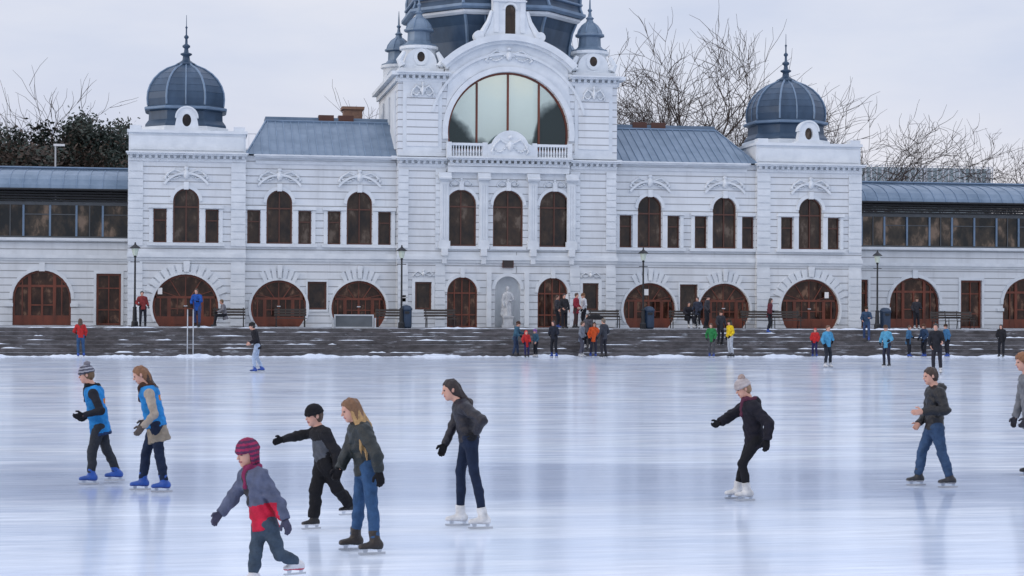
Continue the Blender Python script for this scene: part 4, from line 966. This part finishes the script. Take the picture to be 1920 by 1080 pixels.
        mk('blade',mb.mesh('blade',[M_metal]),s_)
    return o
def traced(x,g,P,b=1.):
    """x, g and joint table P are in image pixels, depths and ankle heights in metres; returns metric joints relative to the point on the ice"""
    hy=572+(x-960)*.0052; dist=FP*CH/(g-hy); s=FP/dist
    J={}
    for k,t in P.items():
        if k in('al','ar'): J[k]=V3((t[0]-x)/s,t[2],t[1])
        else: J[k]=V3((t[0]-x)/s,t[2] if len(t)>2 else 0,(g-t[1])/s)
    r=spot(x,dist); r.z=0
    return r,J
DK=(.018,.02,.028); BLK=(.010,.010,.013); BLUEV=(.022,.24,.60); JEAN=(.04,.10,.22); NAVY=(.013,.024,.058)
def vestp(c,f,sv,up,Pe,Nk):
    s=(c-Nk)@sv; a=(c-Nk)@f; t=(c-Pe)@up
    m=np.zeros(len(c),int); m[(a>.08)&(np.abs(s)<.012)]=1; m[(t<.02-.10)]=1; m[(a<-.09)&(np.abs(t-.33)<.035)&(np.abs(s)<.09)]=2; return m
VM=[cloth(BLUEV),cloth((.015,.04,.12)),cloth((.65,.22,.03))]
r,J=traced(187,907,dict(head=(163,703),neck=(176,729),pel=(189,800),el=(199,768,-.27),wl=(166,776,-.28),er=(178,770,.22),wr=(160,782,.12),kl=(178,848,-.12),al=(177,.132,-.12),kr=(199,844,.1),ar=(215,.15,.2)))
person('person in blue vest and striped bobble hat skating with bent arms',r,J,(-1,-.15),.97,top=BLUEV,sleeve=DK,vest=True,paint=vestp,paintmats=VM,pants=(.035,.04,.05),hat=((.34,.35,.40),'pom',(.08,.08,.11),(.25,.24,.28)),gloves=BLK,skate=(.02,.10,.45),sole=(.02,.06,.3),hair=(.1,.06,.03),hem=.12,scarf=BLK,thick=.018)
r,J=traced(290,921,dict(head=(264,703),neck=(279,729),pel=(294,795),el=(299,774,-.28),wl=(277,799,-.29),er=(280,776,.22),wr=(268,792,.2),kl=(304,853,-.1),al=(313,.132,-.12),kr=(273,851,.1),ar=(266,.132,.12)))
person('person in blue vest and khaki skirt looking down while skating',r,J,(-1,-.2),.98,look=-.45,top=BLUEV,sleeve=(.42,.36,.30),vest=True,paint=vestp,paintmats=VM,pants=NAVY,skirt=(.33,.28,.22),hairstyle='swept',hair=(.14,.065,.03),hair2=(.045,.022,.015),gloves=(.12,.10,.09),skate=(.02,.10,.45),sole=(.02,.06,.3),hem=.04,scarf=(.06,.03,.02),thick=.018)
def childp(c,f,sv,up,Pe,Nk):
    t=(c-Pe)@up; rad=np.linalg.norm((c-Pe)-np.outer(t,up),axis=1); fr=(c-Nk)@f
    m=np.zeros(len(c),int); m[(t<.17)&(rad<.24)]=1
    m[(t>=.17)&(fr>.06)&(np.abs((c-Nk)@sv)<.045)]=2
    return m
r,J=traced(497,1100,dict(head=(466,851),neck=(477,884),pel=(499,980),el=(528,943,-.12),wl=(541,972,-.14),er=(437,934,.1),wr=(414,965,.02),kl=(528,1038,-.02),al=(556,.19,.16),kr=(483,1040,-.05),ar=(479,.115,-.06)))
person('child in striped pink hat and grey red jacket skating arms out',r,J,(-.8,-.6),.80,hs=.93,v=.012,top=(.17,.18,.26),paintmats=[cloth((.12,.14,.22)),cloth((.62,.02,.06)),cloth((.05,.05,.06))],paint=childp,pants=(.06,.09,.13),pthick=.012,hat=((.33,.03,.10),'flap',(.10,.035,.09)),gloves=(.08,.08,.13),skate=(.75,.75,.78),sole=(.6,.05,.1),hair=(.1,.06,.04),hem=.05,thick=.024,scarf=(.25,.03,.1))
def boyp(c,f,sv,up,Pe,Nk):
    t=(c-Pe)@up; s=(c-Nk)@sv; m=np.zeros(len(c),int); m[(np.abs(s)<.15)&(t<.27)]=1; m[(s<-.30)]=2; return m
r,J=traced(607,992,dict(head=(590,780),neck=(601,805),pel=(611,870),el=(634,843,-.12),wl=(634,876,-.12),er=(557,818,.08),wr=(530,825,-.02),kl=(634,916,.0),al=(656,.24,.2),kr=(595,920,-.06),ar=(591,.115,-.06)))
person('boy in black beanie and dark grey jacket with one arm outstretched',r,J,(-.85,-.5),.82,hs=.90,v=.012,top=BLK,paintmats=[cloth((.018,.018,.022)),cloth((.10,.11,.13)),cloth((.06,.065,.08))],paint=boyp,pants=(.010,.010,.013),pthick=.024,hat=(BLK,'plain'),gloves=BLK,skate=BLK,sole=(.8,.8,.82),hem=.04,hair=(.05,.03,.02),thick=.018)
r,J=traced(687,1036,dict(head=(659,769),neck=(675,797),pel=(689,874),el=(711,847,-.28),wl=(717,881,-.28),er=(652,850,.06),wr=(639,881,-.04),kl=(700,936,-.1),al=(707,.132,-.14),kr=(675,934,.08),ar=(665,.132,.18)))
person('woman with long brown to blond hair in dark jacket and jeans',r,J,(-.93,-.35),.98,look=-.3,top=(.012,.019,.021),pants=JEAN,pthick=.009,hairstyle='long',hair=(.12,.06,.028),hair2=(.44,.27,.11),gloves=BLK,skate=(.025,.018,.015),sole=(.02,.02,.02),hem=.07,thick=.021,toprough=.5)
r,J=traced(880,989,dict(head=(846,731),neck=(866,755),pel=(881,822),el=(907,784,-.36),wl=(893,810,-.24),er=(850,800,.15),wr=(835,836,.08),kl=(891,882,-.1),al=(908,.132,-.12),kr=(865,884,.1),ar=(864,.132,.14)))
person('dark haired woman in black jacket and leggings, hand on hip',r,J,(-1,-.2),.98,look=-.2,top=(.011,.010,.020),pants=NAVY,pthick=.004,hairstyle='swept',hair=(.016,.010,.010),skate=(.80,.80,.80),sole=(.7,.7,.72),hem=.02,thick=.012,gloves=BLK,toprough=.5,foldamp=.005)
r,J=traced(1400,938,dict(head=(1394,729),neck=(1407,755),pel=(1416,824),el=(1438,792,-.26),wl=(1434,823,-.28),er=(1373,781,.12),wr=(1350,793,.02),kl=(1391,868,-.09),al=(1400,.132,-.10),kr=(1396,869,.07),ar=(1385,.132,.12)))
person('person in beige bobble hat, maroon scarf and black coat skating crouched',r,J,(-1,-.2),.96,look=-.35,top=(.016,.015,.024),pants=(.012,.012,.016),pthick=.005,hat=((.50,.45,.45),'pom',(.45,.40,.40),(.40,.31,.28)),gloves=BLK,scarf=(.11,.03,.06),skate=(.75,.75,.75),sole=(.6,.6,.6),hem=.10,thick=.026,hood=True,hair=(.2,.12,.07))
r,J=traced(1752,912,dict(head=(1745,705),neck=(1754,729),pel=(1753,802),el=(1766,767,-.26),wl=(1720,770,-.31),er=(1746,776,.22),wr=(1726,796,.1),kl=(1764,848,-.1),al=(1777,.132,-.15),kr=(1733,848,.1),ar=(1726,.132,.13)))
person('man in black leather jacket and blue jeans with bent arms',r,J,(-1,-.15),1.0,top=(.008,.008,.011),pants=(.045,.09,.18),pthick=.014,hair=(.03,.018,.013),skate=(.03,.03,.035),sole=(.5,.5,.5),hem=.02,thick=.020,hood=True,toprough=.45)
r,J=traced(1934,890,dict(head=(1918,679),neck=(1928,706),pel=(1936,790),el=(1940,752,-.27),wl=(1916,784,-.28),er=(1921,755,.22),wr=(1911,785,.2),kl=(1928,840,-.1),al=(1930,.132,-.12),kr=(1941,840,.1),ar=(1951,.14,.14)))
person('man with curly ginger hair in grey knitted sweater skating',r,J,(-1,-.1),1.05,top=(.20,.21,.23),pants=(.03,.03,.035),hair=(.16,.07,.03),hairstyle='curly',gloves=(.05,.05,.06),skate=BLK)
print('front people',time.time()-T0)
def stdpose(h,f,kind,rnd):
    f=nz((f[0],f[1],0)); sv=V3(-f[1],f[0],0); k=h/1.7
    M=lambda a,s,z:(f*a+sv*s)*k+V3(0,0,z*k)
    j=rnd.uniform; ln=j(-.02,.04); w=j(-.03,.03)
    if kind=='stand':
        d=dict(head=M(ln+.03,w*1.4,1.585),neck=M(ln,w,1.42),pel=M(j(-.03,.02),0,.93),el=M(ln-.02+j(-.04,.05),.23+w+j(0,.04),1.14),er=M(ln-.03+j(-.04,.05),-.23+w-j(0,.04),1.14),
            wl=M(ln+j(.0,.20),.17+j(0,.08),.90+j(0,.2)),wr=M(ln+j(.0,.2),-.17-j(0,.08),.90+j(0,.15)),kl=M(.03+j(-.02,.05),.11,.52),kr=M(.04+j(-.03,.04),-.11,.52),al=M(j(-.07,.07),.10+j(0,.04),.13),ar=M(j(-.07,.07),-.10-j(0,.04),.13))
        return d
    if kind=='skate': return dict(head=M(.16,0,1.56),neck=M(.09,0,1.40),pel=M(-.02,0,.91),el=M(.02,.28,1.12),er=M(-.0,-.28,1.14),wl=M(.22,.26,1.0),wr=M(.18,-.28,1.0),kl=M(.10,.12,.5),kr=M(-.0,-.12,.5),al=M(.06,.12,.13),ar=M(-.18,-.14,.15))
    if kind=='sit': return dict(head=M(.12,0,1.24),neck=M(.05,0,1.07),pel=M(-.05,0,.58),el=M(.08,.26,.85),er=M(.08,-.26,.85),wl=M(.32,.15,.72),wr=M(.32,-.15,.72),kl=M(.38,.12,.56),kr=M(.38,-.12,.56),al=M(.5,.12,.13),ar=M(.42,-.12,.13))
    if kind=='reach': return dict(head=M(.11,0,1.58),neck=M(.06,0,1.42),pel=M(-.03,0,.93),el=M(.14,.24,1.16),er=M(.06,-.24,1.14),wl=M(.34,.18,1.14),wr=M(.22,-.18,1.02),kl=M(.05,.12,.52),kr=M(-.02,-.12,.52),al=M(.08,.12,.13),ar=M(-.12,-.12,.13))
rnd=random.Random(5)
RED=(.50,.03,.03)
sm=[
 (152,-8.4,0,'stand',1.74,(-.3,1),RED,JEAN,(.05,.03,.02),'person in red jacket and jeans standing at the rink edge'),
 (268,-5.0,TZ,'stand',1.72,(.3,-1),(.24,.04,.04),DK,(.03,.03,.03),'person in dark red jacket standing on the terrace'),
 (370,-5.4,TZ,'reach',1.85,(-.2,-1),(.02,.10,.42),(.05,.08,.2),(.05,.03,.02),'person in bright blue jacket at top of steps'),
 (420,-1.9,TZ,'sit',1.7,(-1,-.3),(.22,.22,.25),DK,(.1,.06,.03),'person in grey jacket sitting on a bench'),
 (968,-8.2,0,'reach',1.68,(1,-.2),(.05,.13,.20),(.03,.05,.1),(.06,.03,.02),'person in blue jacket beside small children on ice'),
 (988,-8.6,0,'stand',1.25,(.3,-1),RED,(.03,.03,.1),(.4,.03,.03),'small child in red jacket on the ice edge'),
 (1005,-8.3,0,'stand',1.3,(-.8,-.6),(.05,.12,.18),DK,(.2,.1,.3),'small child in teal jacket on the ice edge'),
 (1040,-8.8,0,'stand',1.72,(-.5,-.8),(.02,.025,.04),DK,(.03,.02,.02),'person in dark clothes standing on the ice edge'),
 (1058,-5.6,TZ,'stand',1.72,(.5,-.8),(.03,.03,.035),DK,(.03,.02,.02),'person in black coat standing on the terrace'),
 (1045,-3.6,TZ,'stand',1.66,(1,-.3),(.05,.05,.06),DK,(.05,.03,.02),'person in dark coat by the arched door'),
 (1080,-5.2,TZ,'stand',1.76,(.9,-.4),(.30,.03,.05),(.08,.05,.05),(.05,.03,.02),'person in red jacket standing on the terrace'),
 (1096,-4.8,TZ,'stand',1.74,(-.9,-.3),(.66,.68,.72),DK,(.2,.1,.05),'person in white jacket standing on the terrace'),
 (1091,-8.5,0,'stand',1.7,(.8,-.4),(.22,.24,.28),(.1,.1,.13),(.05,.03,.02),'person in grey jacket standing on the ice edge'),
 (1113,-8.1,0,'stand',1.66,(.1,-1),(.80,.12,.03),(.04,.04,.06),(.05,.03,.02),'person in orange jacket under a dark umbrella'),
 (1102,-7.3,.371,'stand',1.66,(-.6,-1),(.10,.10,.12),DK,(.05,.03,.02),'person in charcoal coat standing on the lower steps'),
 (1133,-9.4,0,'stand',1.84,(-.6,.6),(.05,.055,.07),(.03,.03,.04),(.1,.08,.06),'person in long dark grey coat on the ice'),
 (1290,-1.9,TZ,'sit',1.7,(.3,-1),(.03,.03,.04),DK,(.03,.02,.02),'person in dark clothes sitting on a bench'),
 (1308,-3.4,TZ,'stand',1.6,(-.6,-1),(.04,.05,.08),DK,(.03,.02,.02),'person in dark blue coat standing on the terrace'),
 (1325,-5.0,TZ,'stand',1.68,(.9,-.4),(.05,.05,.06),DK,(.03,.02,.02),'person in charcoal jacket standing on the terrace'),
 (1335,-8.4,0,'stand',1.62,(-.4,-1),(.03,.22,.07),(.10,.10,.11),(.05,.03,.02),'person in green jacket standing on the ice edge'),
 (1351,-7.1,.557,'stand',1.68,(.4,-1),(.04,.04,.05),DK,(.05,.03,.02),'person in dark jacket standing on the steps'),
 (1370,-8.9,0,'stand',1.80,(-.9,-.4),(.80,.56,.02),(.50,.54,.60),(.04,.03,.02),'person in yellow jacket and white trousers on the ice edge'),
 (1443,-6.1,1.114,'stand',1.74,(1,-.3),(.13,.03,.04),DK,(.03,.02,.02),'person in maroon jacket on the top step'),
 (1528,-8.0,0,'stand',1.4,(-.5,-1),(.52,.03,.03),(.03,.03,.1),(.3,.03,.03),'child in red jacket standing at the steps'),
 (1625,-6.6,.743,'reach',1.72,(-.3,-1),(.04,.08,.15),(.05,.09,.2),(.05,.03,.02),'person in navy jacket walking down the steps'),
 (1704,-8.3,0,'stand',1.55,(.9,-.5),(.05,.15,.28),DK,(.05,.03,.02),'person in blue vest standing at the ice edge'),
 (1733,-8.1,0,'stand',1.62,(-.9,-.5),(.03,.06,.12),DK,(.1,.05,.03),'person in dark blue jacket at the ice edge'),
 (1718,-4.2,TZ,'stand',1.66,(.2,-1),(.04,.04,.05),DK,(.1,.05,.03),'person in black coat standing near the arcade'),
 (1776,-8.5,0,'stand',1.62,(-.9,-.3),(.05,.17,.34),DK,(.05,.03,.02),'person in light blue vest at the ice edge'),
 (1878,-8.3,0,'stand',1.62,(-.5,-.8),(.02,.02,.025),DK,(.03,.02,.02),'person in black jacket standing at the ice edge'),
 (482,None,65.5,'skate',1.80,(-1,-.1),(.015,.015,.02),(.42,.52,.68),(.02,.02,.02),'skater in black jacket and pale blue trousers'),
 (1757,None,67.3,'stand',1.86,(-.4,-1),(.02,.022,.03),(.03,.03,.04),(.02,.02,.02),'skater in dark jacket and trousers facing forward'),
 (1552,None,73.7,'stand',1.70,(.5,-.8),(.08,.33,.56),(.025,.03,.04),(.1,.05,.03),'skater in light blue vest and black leggings'),
 (1663,None,75.4,'stand',1.70,(-.7,-.8),(.10,.36,.56),(.03,.03,.05),(.1,.06,.04),'skater in pale blue vest and dark trousers')]
for b_,Y,z0,kind,h,f,top,pants,hc,label in sm:
    if Y is None: p=spot(b_,z0); p.z=0
    else: p=spotY(b_,Y,z0)
    hatted=rnd.random()<.45
    person(label,p,stdpose(h,f,kind,rnd),f,h/1.7,v=.024,top=top,pants=pants,hair=hc,hairstyle=rnd.choice(['short','shoulder','short']),hat=(hc,'plain') if hatted else None,gloves=BLK if rnd.random()<.7 else None,skate=rnd.choice([(.02,.08,.4),BLK,(.7,.7,.7)]),hem=rnd.uniform(.05,.22),thick=.022)
p=spotY(1116,-8.15,0); um=thing('umbrella','small dark open umbrella held above orange jacket','umbrella',(p.x,p.y,0))
um_=MB(); n=10; vs=[(0,0,2.05)]
for j,(r_,z_) in enumerate(((.2,2.02),(.36,1.94),(.48,1.80))): vs+=[(r_*math.cos(2*math.pi*i/n),r_*math.sin(2*math.pi*i/n),z_) for i in range(n)]
fs=[(0,1+i,1+(i+1)%n) for i in range(n)]
for j in range(2): fs+=[(1+j*n+i,1+j*n+(i+1)%n,1+(j+1)*n+(i+1)%n,1+(j+1)*n+i) for i in range(n)]
um_.add(vs,fs).obj('canopy',um,[cloth(BLK)]); MB().tube([(0,0,1.1),(0,0,2.1)],.01,5).obj('shaft',um,[M_black])
print('all people',time.time()-T0)
# ---------------------------------------------------------------- light
w=bpy.data.worlds.new('World'); scene.world=w; w.use_nodes=True; nt=w.node_tree; bg=nt.nodes['Background']
sky=N(nt,'ShaderNodeTexSky',sky_type='NISHITA'); sky.sun_disc=False; SE=math.radians(14); sdir=Vector((-.95,-.22,0)).normalized()
sky.sun_elevation=SE; sky.sun_rotation=math.atan2(sdir.x,sdir.y)
v=coords(nt,(1,1,3.4),kind='Generated'); n=noise(nt,v,2.6,7,.52)
tc=N(nt,'ShaderNodeTexCoord'); sx=N(nt,'ShaderNodeSeparateXYZ'); nt.links.new(tc.outputs['Generated'],sx.inputs[0])
cl=ramp(nt,n,[(.38,(.62,.68,.85)),(.5,(.72,.76,.89)),(.64,(.83,.84,.92))])
hz=ramp(nt,sx.outputs[2],[(0.,1.),(.13,0.)])
cl=mix(nt,math_(nt,'MULTIPLY',hz,.65),cl,(.88,.82,.86))
colr=mix(nt,.92,sky.outputs[0],mix(nt,1.,cl,(10.,10.,10.),'MULTIPLY'))
zen=ramp(nt,sx.outputs[2],[(.18,.5),(.7,.84)])
colr=mix(nt,1.,colr,zen,'MULTIPLY')
m2=mix(nt,1.,colr,(1.36,1.36,1.36),'MULTIPLY'); nt.links.new(m2,bg.inputs['Color']); bg.inputs['Strength'].default_value=.15
sl=bpy.data.lights.new('sun','SUN'); sl.energy=.7; sl.angle=math.radians(12); sl.color=(1,.84,.66)
so=bpy.data.objects.new('sun',sl); coll.objects.link(so)
d=Vector((sdir.x*math.cos(SE),sdir.y*math.cos(SE),math.sin(SE))); so.rotation_euler=(-d).to_track_quat('-Z','Y').to_euler()
# ---------------------------------------------------------------- camera
cd=bpy.data.cameras.new('camera'); cd.sensor_width=36; cd.lens=FP/1920*36; cd.clip_end=3000; cd.clip_start=.5
co=bpy.data.objects.new('camera',cd); coll.objects.link(co)
pt=math.atan(32/FP); ro=.0052
fw=(F*math.cos(pt)+Vector((0,0,1))*math.sin(pt)).normalized(); r0=R.copy(); u0=r0.cross(fw)
u=u0*math.cos(ro)-r0*math.sin(ro); r1=r0*math.cos(ro)+u0*math.sin(ro)
M=Matrix((r1,u,-fw)).transposed().to_4x4(); M.translation=Vector((CAM.x,CAM.y,CH)); co.matrix_world=M
scene.camera=co
scene.view_settings.view_transform='Standard'; scene.view_settings.look='None'; scene.view_settings.exposure=0
print('done',time.time()-T0)
